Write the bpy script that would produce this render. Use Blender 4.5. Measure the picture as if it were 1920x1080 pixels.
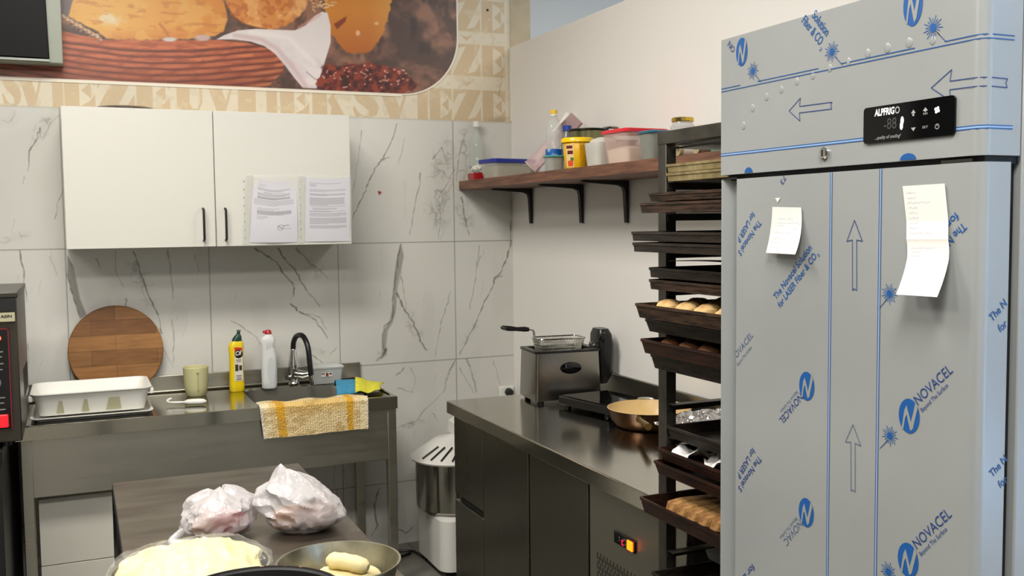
import bpy, bmesh, math, random
import numpy as np
from mathutils import Vector, Matrix
for o in list(bpy.data.objects): bpy.data.objects.remove(o)
SC = bpy.context.scene
COL = SC.collection
PI = math.pi
rnd = random.Random(7)

# ------------------------------------------------------------------ camera
F_PX = 1857.02
YAW, PITCH, ROLL = 0.413614, 0.066624, -0.0110256
CAM = np.array([-2.0760383, -4.7181506, 1.6123074])
fwd = np.array([math.sin(YAW)*math.cos(PITCH), math.cos(YAW)*math.cos(PITCH), -math.sin(PITCH)])
rt = np.cross(fwd, [0, 0, 1]); rt /= np.linalg.norm(rt); up = np.cross(rt, fwd)
RT = rt*math.cos(ROLL)+up*math.sin(ROLL); UP = -rt*math.sin(ROLL)+up*math.cos(ROLL)
cd = bpy.data.cameras.new('camera'); cam = bpy.data.objects.new('camera', cd); COL.objects.link(cam)
cd.sensor_fit = 'HORIZONTAL'; cd.sensor_width = 36; cd.lens = 36*F_PX/1920; cd.clip_start = .05
cam.matrix_world = Matrix(((RT[0], UP[0], -fwd[0], CAM[0]), (RT[1], UP[1], -fwd[1], CAM[1]), (RT[2], UP[2], -fwd[2], CAM[2]), (0, 0, 0, 1)))
SC.camera = cam

def at(x, y, ax, v):
    "point where the photo's pixel ray meets the plane ax = v (survey of the real surfaces)"
    d = fwd+RT*(x-960)/F_PX+UP*(540-y)/F_PX
    i = 'xyz'.index(ax); t = (v-CAM[i])/d[i]
    return CAM+t*d

# ------------------------------------------------------------------ light
W = bpy.data.worlds.new('world'); SC.world = W; W.use_nodes = True
W.node_tree.nodes['Background'].inputs[0].default_value = (.55, .72, 1, 1)
W.node_tree.nodes['Background'].inputs[1].default_value = .35
def area(name, loc, rot, sx, sy, power, col):
    l = bpy.data.lights.new(name, 'AREA'); l.shape = 'RECTANGLE'; l.size = sx; l.size_y = sy; l.energy = power; l.color = col
    o = bpy.data.objects.new(name, l); COL.objects.link(o); o.location = loc; o.rotation_euler = rot; return o
WARM = (1, .955, .875)
LAMPS = [(-2.1, -1.95, 50), (-2.1, -4.6, 62), (-3.9, -3.3, 40), (.9, -2.2, 34)]  # third is an added fill lamp; last brightens the wall past the partition
for x, y, p in LAMPS:
    area('ceiling_panel_and_fill_light', (x, y, 3.27), (0, 0, 0), 1.15, .55, p, WARM)
area('window_daylight', (-.03, -5.2, 1.65), (0, -PI/2, 0), 1.5, 1.4, 84, (.27, .54, 1))
vs = SC.view_settings
vs.view_transform = 'Standard'; vs.look = 'None'; vs.gamma = 1; vs.use_curve_mapping = False; vs.exposure = .52
SC.cycles.max_bounces = 7; SC.cycles.diffuse_bounces = 4; SC.cycles.glossy_bounces = 4; SC.cycles.transmission_bounces = 6
SC.cycles.transparent_max_bounces = 12; SC.cycles.caustics_reflective = False; SC.cycles.caustics_refractive = False
SC.cycles.sample_clamp_indirect = 4

# ------------------------------------------------------------------ materials
def lin(c):
    c = np.asarray(c, float)/255.
    return np.where(c <= .04045, c/12.92, ((c+.055)/1.055)**2.4)
def L4(c): return tuple(float(v) for v in lin(c))+(1.,)
MATS = {}
def mat(name, col=(200, 200, 200), rough=.5, metal=0, bump=0, bscale=40, var=0, vscale=6, stretch=None, col2=None,
        alpha=1, trans=0, emis=None, estr=0, spec=None, coat=0, attr=None, vcontrast=(.35, .65), ior=None, rvar=0):
    if name in MATS: return MATS[name]
    m = bpy.data.materials.new(name); m.use_nodes = True; nt = m.node_tree; N = nt.nodes; b = N['Principled BSDF']
    I = b.inputs
    I['Base Color'].default_value = L4(col); I['Roughness'].default_value = rough; I['Metallic'].default_value = metal
    I['Alpha'].default_value = alpha; I['Transmission Weight'].default_value = trans
    if spec is not None: I['Specular IOR Level'].default_value = spec
    if ior: I['IOR'].default_value = ior
    I['Coat Weight'].default_value = coat; I['Coat Roughness'].default_value = .08
    if emis is not None:
        I['Emission Color'].default_value = L4(emis); I['Emission Strength'].default_value = estr
    tc = N.new('ShaderNodeTexCoord'); mp = N.new('ShaderNodeMapping'); nt.links.new(tc.outputs['Object'], mp.inputs[0])
    if stretch: mp.inputs['Scale'].default_value = stretch
    src = None
    if attr:
        a = N.new('ShaderNodeAttribute'); a.attribute_name = attr; src = a.outputs['Color']
    n = N.new('ShaderNodeTexNoise'); n.inputs['Scale'].default_value = vscale; n.inputs['Detail'].default_value = 5
    nt.links.new(mp.outputs[0], n.inputs['Vector'])
    if var or col2 is not None:
        r = N.new('ShaderNodeMapRange'); r.inputs[1].default_value = vcontrast[0]; r.inputs[2].default_value = vcontrast[1]
        nt.links.new(n.outputs[0], r.inputs[0])
        mx = N.new('ShaderNodeMix'); mx.data_type = 'RGBA'
        c2 = col2 if col2 is not None else [max(0, v*(1-var)) for v in col]
        mx.inputs[7].default_value = L4(c2); mx.inputs[6].default_value = L4(col)
        nt.links.new(r.outputs[0], mx.inputs[0])
        if src:
            mx.blend_type = 'MULTIPLY'; mx.inputs[7].default_value = (1-var, 1-var, 1-var, 1)
            nt.links.new(src, mx.inputs[6])
        nt.links.new(mx.outputs[2], I['Base Color'])
    elif src: nt.links.new(src, I['Base Color'])
    if rvar:
        r2 = N.new('ShaderNodeMapRange'); r2.inputs[1].default_value = .3; r2.inputs[2].default_value = .7
        r2.inputs[3].default_value = rough; r2.inputs[4].default_value = rough+rvar
        nt.links.new(n.outputs[0], r2.inputs[0]); nt.links.new(r2.outputs[0], I['Roughness'])
    if bump:
        n2 = N.new('ShaderNodeTexNoise'); n2.inputs['Scale'].default_value = bscale; n2.inputs['Detail'].default_value = 3
        nt.links.new(mp.outputs[0], n2.inputs['Vector'])
        bp = N.new('ShaderNodeBump'); bp.inputs['Strength'].default_value = bump; bp.inputs['Distance'].default_value = .01
        nt.links.new(n2.outputs[0], bp.inputs['Height']); nt.links.new(bp.outputs[0], I['Normal'])
    MATS[name] = m
    return m
def brick_mat(name, c1, c2, mortar, w, h, msize, rough, off=.5, vec='XZ', var=.25, rot=0):
    m = mat(name, c1, rough); nt = m.node_tree; N = nt.nodes
    tc = N['Texture Coordinate']; sp = N.new('ShaderNodeSeparateXYZ'); cb = N.new('ShaderNodeCombineXYZ')
    nt.links.new(tc.outputs['Object'], sp.inputs[0])
    nt.links.new(sp.outputs[vec[0]], cb.inputs[0]); nt.links.new(sp.outputs[vec[1]], cb.inputs[1])
    br = N.new('ShaderNodeTexBrick'); br.offset = off
    br.inputs['Color1'].default_value = L4(c1); br.inputs['Color2'].default_value = L4(c2); br.inputs['Mortar'].default_value = L4(mortar)
    br.inputs['Scale'].default_value = 1; br.inputs['Brick Width'].default_value = w; br.inputs['Row Height'].default_value = h
    br.inputs['Mortar Size'].default_value = msize; br.inputs['Mortar Smooth'].default_value = .1
    nt.links.new(cb.outputs[0], br.inputs['Vector'])
    n = N.new('ShaderNodeTexNoise'); n.inputs['Scale'].default_value = 9; n.inputs['Detail'].default_value = 8
    mp = N.new('ShaderNodeMapping'); mp.inputs['Scale'].default_value = (1, 1, 7) if 'Z' in vec else (1, 1, 1)
    nt.links.new(tc.outputs['Object'], mp.inputs[0]); nt.links.new(mp.outputs[0], n.inputs['Vector'])
    mr = N.new('ShaderNodeMapRange'); mr.inputs[1].default_value = .3; mr.inputs[2].default_value = .7; mr.inputs[3].default_value = 1-var; mr.inputs[4].default_value = 1.08
    nt.links.new(n.outputs[0], mr.inputs[0])
    mx = N.new('ShaderNodeMix'); mx.data_type = 'RGBA'; mx.blend_type = 'MULTIPLY'; mx.inputs[0].default_value = 1
    nt.links.new(br.outputs[0], mx.inputs[6]); nt.links.new(mr.outputs[0], mx.inputs[7])
    nt.links.new(mx.outputs[2], N['Principled BSDF'].inputs['Base Color'])
    return m

steel = mat('brushed_steel', (186, 183, 172), .27, 1, rvar=.10, vscale=5, stretch=(1, 1, 10))
steel_top = mat('polished_steel_top', (186, 182, 170), .12, 1, rvar=.05, vscale=3)
steel_dark = mat('dark_brushed_steel', (150, 147, 138), .3, 1, rvar=.08, vscale=5)
steel_grey = mat('grey_satin_steel', (150, 147, 138), .38, 1, bump=.02)
chrome = mat('chrome', (215, 215, 215), .07, 1)
alu = mat('brushed_aluminium', (190, 186, 170), .32, 1, bump=.05, bscale=60, rvar=.15)
black_pl = mat('black_plastic', (17, 17, 18), .32)
black_gloss = mat('black_glass', (7, 7, 9), .06)
black_matt = mat('black_matt_paint', (14, 13, 13), .55)
white_pl = mat('white_plastic', (232, 231, 224), .35)
white_paint = mat('white_lacquer', (212, 210, 202), .3)
rack_paint = mat('grey_rack_steel', (88, 85, 78), .42, .7, var=.25, vscale=14)
foil_m = mat('aluminium_foil', (220, 220, 222), .16, 1, bump=1, bscale=55)
paper_m = mat('white_paper', (230, 228, 226), .7)
dough_m = mat('pale_dough', (230, 214, 160), .55, bump=.15, bscale=25, var=.06)
bread_m = mat('baked_bread', (206, 160, 96), .75, col2=(120, 74, 34), vscale=18, bump=.6, bscale=60)
glass_m = mat('clear_plastic', (245, 248, 248), .05, alpha=.22, spec=.7)
tin = mat('grey_clear_tub', (190, 192, 186), .2, alpha=.45)

# ------------------------------------------------------------------ mesh helpers (all authored in world coordinates)
def join(*S):
    V, Fc = [], []
    for v, f in S:
        k = len(V); V += [tuple(p) for p in v]; Fc += [tuple(i+k for i in q) for q in f]
    return V, Fc
def tf(S, fn): return [tuple(fn(Vector(p))) for p in S[0]], S[1]
def rot(S, ang, c, ax='Z'):
    M = Matrix.Rotation(ang, 4, ax); c = Vector(c)
    return tf(S, lambda p: M @ (p-c)+c)
def move(S, d): d = Vector(d); return tf(S, lambda p: p+d)
def box(x0, x1, y0, y1, z0, z1):
    x0, x1 = sorted((x0, x1)); y0, y1 = sorted((y0, y1)); z0, z1 = sorted((z0, z1))
    v = [(x, y, z) for z in (z0, z1) for x, y in ((x0, y0), (x1, y0), (x1, y1), (x0, y1))]
    return v, [(3, 2, 1, 0), (4, 5, 6, 7), (0, 1, 5, 4), (1, 2, 6, 5), (2, 3, 7, 6), (3, 0, 4, 7)]
def loft(loops, c0=True, c1=True):
    n = len(loops[0]); V = [tuple(p) for l in loops for p in l]; Fc = []
    for k in range(len(loops)-1):
        for i in range(n):
            j = (i+1) % n; Fc.append((k*n+i, k*n+j, (k+1)*n+j, (k+1)*n+i))
    if c0: Fc.append(tuple(range(n-1, -1, -1)))
    if c1: Fc.append(tuple((len(loops)-1)*n+i for i in range(n)))
    return V, Fc
def circ(cx, cy, z, r, n=32, ry=None, ph=0):
    ry = r if ry is None else ry
    return [(cx+r*math.cos(2*PI*i/n+ph), cy+ry*math.sin(2*PI*i/n+ph), z) for i in range(n)]
def rr(cx, cy, z, w, d, r=.01, n=5):
    r = min(r, w/2-1e-5, d/2-1e-5); o = []
    for sx, sy, a in ((1, 1, 0), (-1, 1, PI/2), (-1, -1, PI), (1, -1, 1.5*PI)):
        for i in range(n+1):
            t = a+PI/2*i/n
            o.append((cx+sx*(w/2-r)+r*math.cos(t), cy+sy*(d/2-r)+r*math.sin(t), z))
    return o
def lathe(prof, cx, cy, n=32, c0=True, c1=True): return loft([circ(cx, cy, z, max(r, 1e-4), n) for r, z in prof], c0, c1)
def tub(cx, cy, z0, z1, w0, d0, w1, d1, t=.002, r=.015, rim=0, zb=.003):
    L = [rr(cx, cy, z0, w0, d0, r), rr(cx, cy, z1, w1, d1, r*1.2)]
    if rim: L += [rr(cx, cy, z1, w1+2*rim, d1+2*rim, r*1.2+rim), rr(cx, cy, z1+.003, w1+2*rim, d1+2*rim, r*1.2+rim)]
    L += [rr(cx, cy, z1+(.003 if rim else 0), w1-2*t, d1-2*t, r), rr(cx, cy, z0+zb, w0-2*t, d0-2*t, r)]
    return loft(L)
def tube(P, r, n=8, rs=None, caps=True):
    P = [Vector(p) for p in P]; L = []
    u0 = None
    for i, p in enumerate(P):
        d = (P[min(i+1, len(P)-1)]-P[max(i-1, 0)]).normalized()
        if u0 is None:
            a = Vector((0, 0, 1)) if abs(d.z) < .9 else Vector((1, 0, 0)); u = d.cross(a).normalized()
        else:
            u = (u0-d*u0.dot(d)); u = u.normalized() if u.length > 1e-6 else d.orthogonal().normalized()
        u0 = u; w = d.cross(u); q = rs[i] if rs else r
        L.append([p+(u*math.cos(2*PI*k/n)+w*math.sin(2*PI*k/n))*q for k in range(n)])
    return loft(L, caps, caps)
def smooth_path(P, k=6):
    P = [Vector(p) for p in P]; o = []
    for i in range(len(P)-1):
        a, b, c, d = P[max(i-1, 0)], P[i], P[i+1], P[min(i+2, len(P)-1)]
        for j in range(k):
            t = j/k
            o.append(.5*((2*b)+(c-a)*t+(2*a-5*b+4*c-d)*t*t+(-a+3*b-3*c+d)*t**3))
    o.append(P[-1]); return o
def prism(pts, ax, a, b):
    "outline pts in the other two axes, extruded along ax from a to b"
    def mk(p, v): return {'x': (v, p[0], p[1]), 'y': (p[0], v, p[1]), 'z': (p[0], p[1], v)}[ax]
    return loft([[mk(p, a) for p in pts], [mk(p, b) for p in pts]])
def sheet(fn, nu, nv, th=0):
    P = [[Vector(fn(i/nu, j/nv)) for i in range(nu+1)] for j in range(nv+1)]
    V = [tuple(p) for r in P for p in r]; w = nu+1
    Fc = [(j*w+i, j*w+i+1, (j+1)*w+i+1, (j+1)*w+i) for j in range(nv) for i in range(nu)]
    return V, Fc
def blob(c, r, seed=0, amp=.15, freq=3, nu=28, nv=16, ridge=False, flat=0):
    from mathutils import noise as mn
    L = []
    for j in range(1, nv):
        th = PI*j/nv; lp = []
        for i in range(nu):
            ph = 2*PI*i/nu
            d = Vector((math.sin(th)*math.cos(ph), math.sin(th)*math.sin(ph), -math.cos(th)))
            q = mn.noise(d*freq+Vector((seed*7.1, seed*3.3, 0)))
            q2 = mn.noise(d*freq*2.3+Vector((seed, 5, seed)))
            if ridge: q = 1-2.2*abs(q); q2 = -abs(q2)*1.4
            s = 1+amp*q+amp*.5*q2
            z = d.z*r[2]*s
            if flat and z < -r[2]*flat: z = -r[2]*flat
            lp.append((c[0]+d.x*r[0]*s, c[1]+d.y*r[1]*s, c[2]+z))
        L.append(lp)
    return loft(L)

ORIG = {}
def obj(name, S, m=None, parent=None, smooth=True, bevel=0, ang=35, label=None, cat=None, group=None, kind=None, thick=0, seg=2, recalc=True):
    off = Vector(ORIG[parent.name]) if parent is not None else Vector((0, 0, 0))
    me = bpy.data.meshes.new(name)
    if parent is None and kind is None:
        xs = np.array(S[0]); org = Vector((float((xs[:, 0].min()+xs[:, 0].max())/2), float((xs[:, 1].min()+xs[:, 1].max())/2), float(xs[:, 2].min())))
    else: org = off
    me.from_pydata([tuple(Vector(p)-org) for p in S[0]], [], S[1]); me.update()
    if recalc and len(S[1]) < 60000:
        bm = bmesh.new(); bm.from_mesh(me); bmesh.ops.recalc_face_normals(bm, faces=bm.faces); bm.to_mesh(me); bm.free()
    if smooth:
        me.polygons.foreach_set('use_smooth', [True]*len(me.polygons))
        if len(me.polygons) < 60000: me.set_sharp_from_angle(angle=math.radians(ang))
    o = bpy.data.objects.new(name, me); COL.objects.link(o)
    if m is not None: me.materials.append(m)
    if parent is not None:
        o.parent = parent; ORIG[o.name] = tuple(org)
    else:
        o.location = org; ORIG[o.name] = tuple(org)
    if bevel:
        b = o.modifiers.new('bevel', 'BEVEL'); b.width = bevel; b.segments = seg; b.limit_method = 'ANGLE'; b.angle_limit = math.radians(40)
    if thick:
        s = o.modifiers.new('solid', 'SOLIDIFY'); s.thickness = thick; s.offset = 0
    if kind: o['kind'] = kind
    if label: o['label'] = label
    if cat: o['category'] = cat
    if group: o['group'] = group
    return o
def thing(name, label, cat, loc, group=None):
    o = bpy.data.objects.new(name, None); COL.objects.link(o); o.location = loc; ORIG[o.name] = tuple(loc); o.empty_display_size = .05
    o['label'] = label; o['category'] = cat
    if group: o['group'] = group
    return o
def dup(root, d, label=None, group=None, rz=0):
    def cp(o, par):
        c = o.copy(); COL.objects.link(c)
        if par is not None: c.parent = par
        for ch in o.children: cp(ch, c)
        return c
    r = cp(root, None); r.location = Vector(root.location)+Vector(d); r.rotation_euler[2] = rz
    if label: r['label'] = label
    if group: r['group'] = group
    ORIG[r.name] = tuple(r.location)
    return r

# text as flat raised print: origin o, direction of reading u, up direction v, width fitted to span (metres)
def text_shape(s, o, u, v, span=None, height=.02, shear=0, bold=0, depth=.0004, w_scale=None):
    cu = bpy.data.curves.new('t', 'FONT'); cu.body = s; cu.size = 1; cu.shear = shear; cu.offset = bold; cu.resolution_u = 3
    ob = bpy.data.objects.new('t', cu); COL.objects.link(ob)
    dg = bpy.context.evaluated_depsgraph_get(); me = bpy.data.meshes.new_from_object(ob.evaluated_get(dg))
    P = [p.co.copy() for p in me.vertices]; Fc = [tuple(p.vertices) for p in me.polygons]
    bpy.data.objects.remove(ob); bpy.data.curves.remove(cu); bpy.data.meshes.remove(me)
    if not P: return [], []
    x0 = min(p.x for p in P); x1 = max(p.x for p in P)
    sy = height/.72; sx = (span/(x1-x0)) if span else sy*(w_scale or 1)
    u = Vector(u).normalized(); v = Vector(v).normalized(); o = Vector(o)
    return [tuple(o+u*((p.x-x0)*sx)+v*(p.y*sy)) for p in P], Fc

# ------------------------------------------------------------------ painting of printed / veined surfaces as colour per vertex
class Canvas:
    def __init__(s, x0, x1, z0, z1, res, col, to_world):
        s.nx = int((x1-x0)/res)+1; s.nz = int((z1-z0)/res)+1
        s.U, s.V = np.meshgrid(np.linspace(x0, x1, s.nx), np.linspace(z0, z1, s.nz))
        s.P = to_world(s.U, s.V)
        d = [s.P[i]-CAM[i] for i in range(3)]
        D = sum(d[i]*fwd[i] for i in range(3))
        s.X = 960+F_PX*sum(d[i]*RT[i] for i in range(3))/D; s.Y = 540-F_PX*sum(d[i]*UP[i] for i in range(3))/D
        s.C = np.ones(s.U.shape+(3,))*np.array(col, float)
        s.rs = np.random.RandomState(3)
    def fbm(s, sx, sz=None, seed=0, oct=4):
        "smooth noise 0..1 with cell size in canvas units"
        sz = sz or sx; out = np.zeros(s.U.shape); tot = 0; a = 1
        for k in range(oct):
            r = np.random.RandomState(seed*31+k)
            gu = (s.U-s.U.min())/sx*(2**k); gv = (s.V-s.V.min())/sz*(2**k)
            g = r.rand(int(gv.max())+3, int(gu.max())+3)
            i = gv.astype(int); j = gu.astype(int); fu = gu-j; fv = gv-i; fu = fu*fu*(3-2*fu); fv = fv*fv*(3-2*fv)
            out += a*((g[i, j]*(1-fu)+g[i, j+1]*fu)*(1-fv)+(g[i+1, j]*(1-fu)+g[i+1, j+1]*fu)*fv); tot += a; a *= .5
        return out/tot
    def blend(s, m, col):
        col = np.array(col, float) if not isinstance(col, np.ndarray) else col
        s.C = s.C*(1-m[..., None])+col*m[..., None]
    def poly(s, pts, col, f=1.2, uv=False, warp=None):
        A, B = (s.U, s.V) if uv else (s.X, s.Y)
        if warp is not None: A = A+warp[0]; B = B+warp[1]
        ins = np.zeros(A.shape, bool); dist = np.full(A.shape, 1e9)
        n = len(pts)
        for i in range(n):
            (x1, y1), (x2, y2) = pts[i], pts[(i+1) % n]
            if y1 != y2:
                c = ((y1 > B) != (y2 > B)) & (A < (x2-x1)*(B-y1)/(y2-y1)+x1)
                ins ^= c
            L = (x2-x1)**2+(y2-y1)**2+1e-12
            t = np.clip(((A-x1)*(x2-x1)+(B-y1)*(y2-y1))/L, 0, 1)
            dist = np.minimum(dist, np.hypot(A-x1-t*(x2-x1), B-y1-t*(y2-y1)))
        sd = np.where(ins, dist, -dist); m = np.clip(.5+sd/f, 0, 1)
        s.blend(m, col); return m
    def line(s, pts, w, col, a=1., f=1.2, jit=0, seed=1, uv=False):
        A, B = (s.U, s.V) if uv else (s.X, s.Y)
        r = random.Random(seed)
        P = [pts[0]]
        for p, q in zip(pts, pts[1:]):
            k = 4 if jit else 1
            for i in range(1, k+1):
                t = i/k; P.append((p[0]+(q[0]-p[0])*t+(r.uniform(-jit, jit) if i < k else 0), p[1]+(q[1]-p[1])*t+(r.uniform(-jit, jit) if i < k else 0)))
        W_ = w if isinstance(w, (list, tuple)) else (w, w)
        n = len(P)-1
        x0 = min(p[0] for p in P)-6*max(W_)-3*f; x1 = max(p[0] for p in P)+6*max(W_)+3*f; y0 = min(p[1] for p in P)-6*max(W_)-3*f; y1 = max(p[1] for p in P)+6*max(W_)+3*f
        box_ = (A > x0) & (A < x1) & (B > y0) & (B < y1)
        ii = np.nonzero(box_)
        if len(ii[0]) == 0: return
        a_, b_ = A[ii], B[ii]; m = np.zeros(a_.shape)
        for i in range(n):
            (xa, ya), (xb, yb) = P[i], P[i+1]
            wi = W_[0]+(W_[1]-W_[0])*i/max(n-1, 1)
            if jit: wi *= r.uniform(.4, 1.5)
            L = (xb-xa)**2+(yb-ya)**2+1e-12
            t = np.clip(((a_-xa)*(xb-xa)+(b_-ya)*(yb-ya))/L, 0, 1)
            d = np.hypot(a_-xa-t*(xb-xa), b_-ya-t*(yb-ya))
            m = np.maximum(m, np.clip(.5+(wi/2-d)/f, 0, 1)*min(1, wi/f*1.5+.25))
        m *= a
        s.C[ii] = s.C[ii]*(1-m[:, None])+np.array(col, float)*m[:, None]
    def ell(s, cx, cy, rx, ry, col, f=.05, a=1, warp=None):
        A, B = s.X-cx, s.Y-cy
        if warp is not None: A = A+warp[0]; B = B+warp[1]
        d = np.sqrt((A/rx)**2+(B/ry)**2); m = np.clip((1-d)/f+.5, 0, 1)*a; s.blend(m, col); return m
    def build(s, name, m, parent=None, mask=None, **k):
        n = s.nx; I = np.arange(s.nx*s.nz).reshape(s.nz, s.nx)
        q = np.stack([I[:-1, :-1], I[:-1, 1:], I[1:, 1:], I[1:, :-1]], -1)
        if mask is not None: q = q[mask[:-1, :-1]]
        q = q.reshape(-1, 4)
        V = np.stack([s.P[i] for i in range(3)], -1).reshape(-1, 3)
        C = s.C.reshape(-1, 3)
        used = np.unique(q); re = np.full(len(V), -1); re[used] = np.arange(len(used)); q = re[q]; V = V[used]; C = C[used]
        org = np.array(ORIG[parent.name]) if parent is not None else (np.array([V[:, 0].mean(), V[:, 1].mean(), V[:, 2].min()]) if not k.get('kind') else np.zeros(3))
        me = bpy.data.meshes.new(name); me.vertices.add(len(V)); me.vertices.foreach_set('co', (V-org).ravel())
        me.loops.add(q.size); me.loops.foreach_set('vertex_index', q.ravel().astype(np.int32))
        me.polygons.add(len(q)); me.polygons.foreach_set('loop_start', np.arange(0, q.size, 4, dtype=np.int32))
        me.update(calc_edges=True)
        ca = me.color_attributes.new('paint', 'FLOAT_COLOR', 'POINT')
        c4 = np.ones((len(C), 4)); c4[:, :3] = lin(np.clip(C, 0, 255)); ca.data.foreach_set('color', c4.ravel())
        me.materials.append(m)
        o = bpy.data.objects.new(name, me); COL.objects.link(o); ORIG[o.name] = tuple(org)
        if parent is not None: o.parent = parent
        else: o.location = org
        for a, b in k.items():
            if a == 'thick':
                sm = o.modifiers.new('solid', 'SOLIDIFY'); sm.thickness = b; sm.offset = -1
            elif b: o[{'cat': 'category'}.get(a, a)] = b
        me.polygons.foreach_set('use_smooth', [True]*len(me.polygons))
        return o
def plane_y(y): return lambda U, V: (U, np.full(U.shape, y), V)
def plane_x(x): return lambda U, V: (np.full(U.shape, x), U, V)

# ================================================================== the room
wall_m = mat('warm_white_wall_paint', (240, 238, 234), .55, bump=.02, bscale=8)
upper_m = mat('white_upper_wall', (200, 204, 206), .6)
room_m = mat('light_wall_paint', (212, 208, 200), .7)
left_m = mat('dark_left_wall_paint', (84, 82, 76), .6)
floor_m = brick_mat('stone_look_floor_tiles', (128, 126, 118), (118, 116, 108), (70, 68, 62), .6, .6, .004, .3, 0, 'XY', .25)
beige_m = mat('beige_wallpaper_side', (196, 180, 150), .6, var=.1)
obj('floor', box(-4.6, 3.0, -7.0, .1, -.1, 0), floor_m, kind='structure', smooth=False)
obj('ceiling', box(-4.6, 3.0, -7.0, .1, 3.3, 3.4), mat('ceiling_paint', (238, 236, 230), .8), kind='structure', smooth=False)
obj('wall_left', box(-4.7, -4.6, -7.0, .1, 0, 3.3), left_m, kind='structure', smooth=False)
obj('wall_right', join(box(0, .11, -4.4, 0, 0, 2.505), box(0, .11, -7.0, -6.0, 0, 2.505), box(0, .11, -6.0, -4.4, 0, .9), box(0, .11, -6.0, -4.4, 2.4, 2.505)), wall_m, kind='structure', smooth=False)
obj('wall_right_far', box(3.0, 3.1, -7.0, .1, 0, 3.3), upper_m, kind='structure', smooth=False)
obj('wall_front', box(-4.6, 3.0, -7.1, -7.0, 0, 3.3), room_m, kind='structure', smooth=False)
win = obj('window_1', join(box(.03, .08, -6.0, -4.4, .9, .95), box(.03, .08, -6.0, -4.4, 2.35, 2.4), box(.03, .08, -6.0, -5.95, .95, 2.35), box(.03, .08, -4.45, -4.4, .95, 2.35), box(.03, .08, -5.23, -5.17, .95, 2.35)), white_pl, kind='structure', smooth=False)
wb = obj('wall_back', join(box(-4.6, 0, 0, .1, 0, 3.3), box(0, 3.0, .001, .1, 0, 3.3)), room_m, kind='structure', smooth=False)
obj('trim_1', box(-.0065, 0, -.0065, 0, 2.13, 2.505), mat('white_corner_bead', (222, 218, 208), .5), kind='structure', smooth=False)
obj('trim_2', box(.0, .113, -.003, .0008, 2.506, 3.3), beige_m, kind='structure', smooth=False)
obj('trim_3', box(.113, 1.6, -.003, .0008, 2.506, 3.3), upper_m, kind='structure', smooth=False)

# tiles with marble veins traced from the photograph
G0 = -.3214; ZJ = [.3164, .9164, 1.5164, 2.1164]
T = Canvas(-2.62, -.0005, .0, 2.125, .0031, (211, 210, 204), plane_y(-.0015))
n1 = T.fbm(.9, seed=1); T.C += ((n1-.5)*20)[..., None]
n2 = T.fbm(.12, .3, seed=2)
T.blend(np.clip((n2-.66)*2, 0, .16), (186, 186, 180))
VE = (84, 82, 76); VG = (140, 138, 132)
def vein(pts, w=2.2, col=VE, a=.62, jit=1.5, sd=1, f=1.3):
    T.line(pts, (w*1.05, w*.6), col, a, f, jit, sd)
def cloud(cx, cy, rx, ry, ang=0, a=.5, sd=3, col=(140, 138, 130)):
    A = T.X-cx; B = T.Y-cy; c, s_ = math.cos(ang), math.sin(ang)
    d = np.sqrt(((A*c+B*s_)/rx)**2+((-A*s_+B*c)/ry)**2)
    n = T.fbm(.06, .06, seed=sd, oct=4); rg = np.clip(1-np.abs(n-.5)*16, 0, 1)
    T.blend(np.clip(1.15-d, 0, 1)*min(a, .8)*rg*.75, col); T.blend(np.clip(1-d, 0, 1)*.12, (150, 148, 142))
# left tiles
vein([(75, 240), (68, 262), (55, 283), (52, 320)], 3, sd=2); cloud(85, 235, 45, 16, -.95, .9, 5)
vein([(112, 215), (92, 235), (80, 262)], 1.6, VG, sd=4); vein([(118, 355), (110, 375), (103, 410)], 2.6, VG, sd=5)
vein([(45, 330), (44, 345)], 1.5, VG, sd=6); cloud(20, 225, 18, 22, .6, .7, 7); cloud(30, 445, 40, 10, -.3, .6, 8)
vein([(37, 470), (43, 500), (47, 540), (51, 565)], 2.4, sd=9); vein([(52, 645), (53, 690)], 1.8, VG, sd=10); vein([(93, 480), (107, 515)], 1.4, VG, sd=11)
# under the cabinet
T.poly([(127, 480), (138, 500), (150, 560), (162, 590), (150, 598), (134, 545), (126, 515)], (150, 148, 142), 3)
vein([(126, 515), (136, 550), (148, 590)], 2.6, sd=12); vein([(127, 482), (139, 505)], 2.2, sd=13)
cloud(265, 520, 22, 62, -.3, 1, 14); vein([(250, 472), (262, 510), (281, 560), (296, 590), (303, 625)], 2.6, sd=15)
vein([(314, 470), (320, 500), (322, 530), (325, 560)], 3, VG, sd=16); vein([(322, 600), (326, 640), (325, 680)], 1.8, VG, sd=17); vein([(300, 640), (325, 690)], 1.6, VG, sd=18)
vein([(216, 470), (217, 510), (231, 537)], 2, VG, sd=19); vein([(180, 485), (190, 505)], 2, VG, sd=20); vein([(365, 478), (374, 508)], 1.5, VG, sd=21)
vein([(236, 560), (237, 580)], 2, sd=22)
# second column under the cabinet
vein([(478, 466), (500, 480), (520, 492), (530, 512), (545, 528), (552, 540), (550, 556)], 2.8, sd=23); vein([(522, 466), (535, 486), (553, 505), (565, 530), (585, 556), (600, 575)], 2, sd=24)
vein([(556, 466), (580, 492), (600, 506), (614, 522)], 3.2, VG, sd=25); cloud(590, 500, 22, 26, .2, 1, 26); vein([(545, 570), (562, 585), (592, 600), (614, 634)], 2.2, sd=27)
vein([(575, 588), (600, 595), (612, 617)], 1.6, VG, sd=28); vein([(433, 602), (455, 613), (478, 630), (487, 645)], 2.2, VG, sd=29); cloud(600, 665, 18, 12, 0, .8, 30)
vein([(585, 665), (605, 680)], 1.6, sd=31); vein([(620, 665), (632, 650)], 1.6, VG, sd=32)
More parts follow.
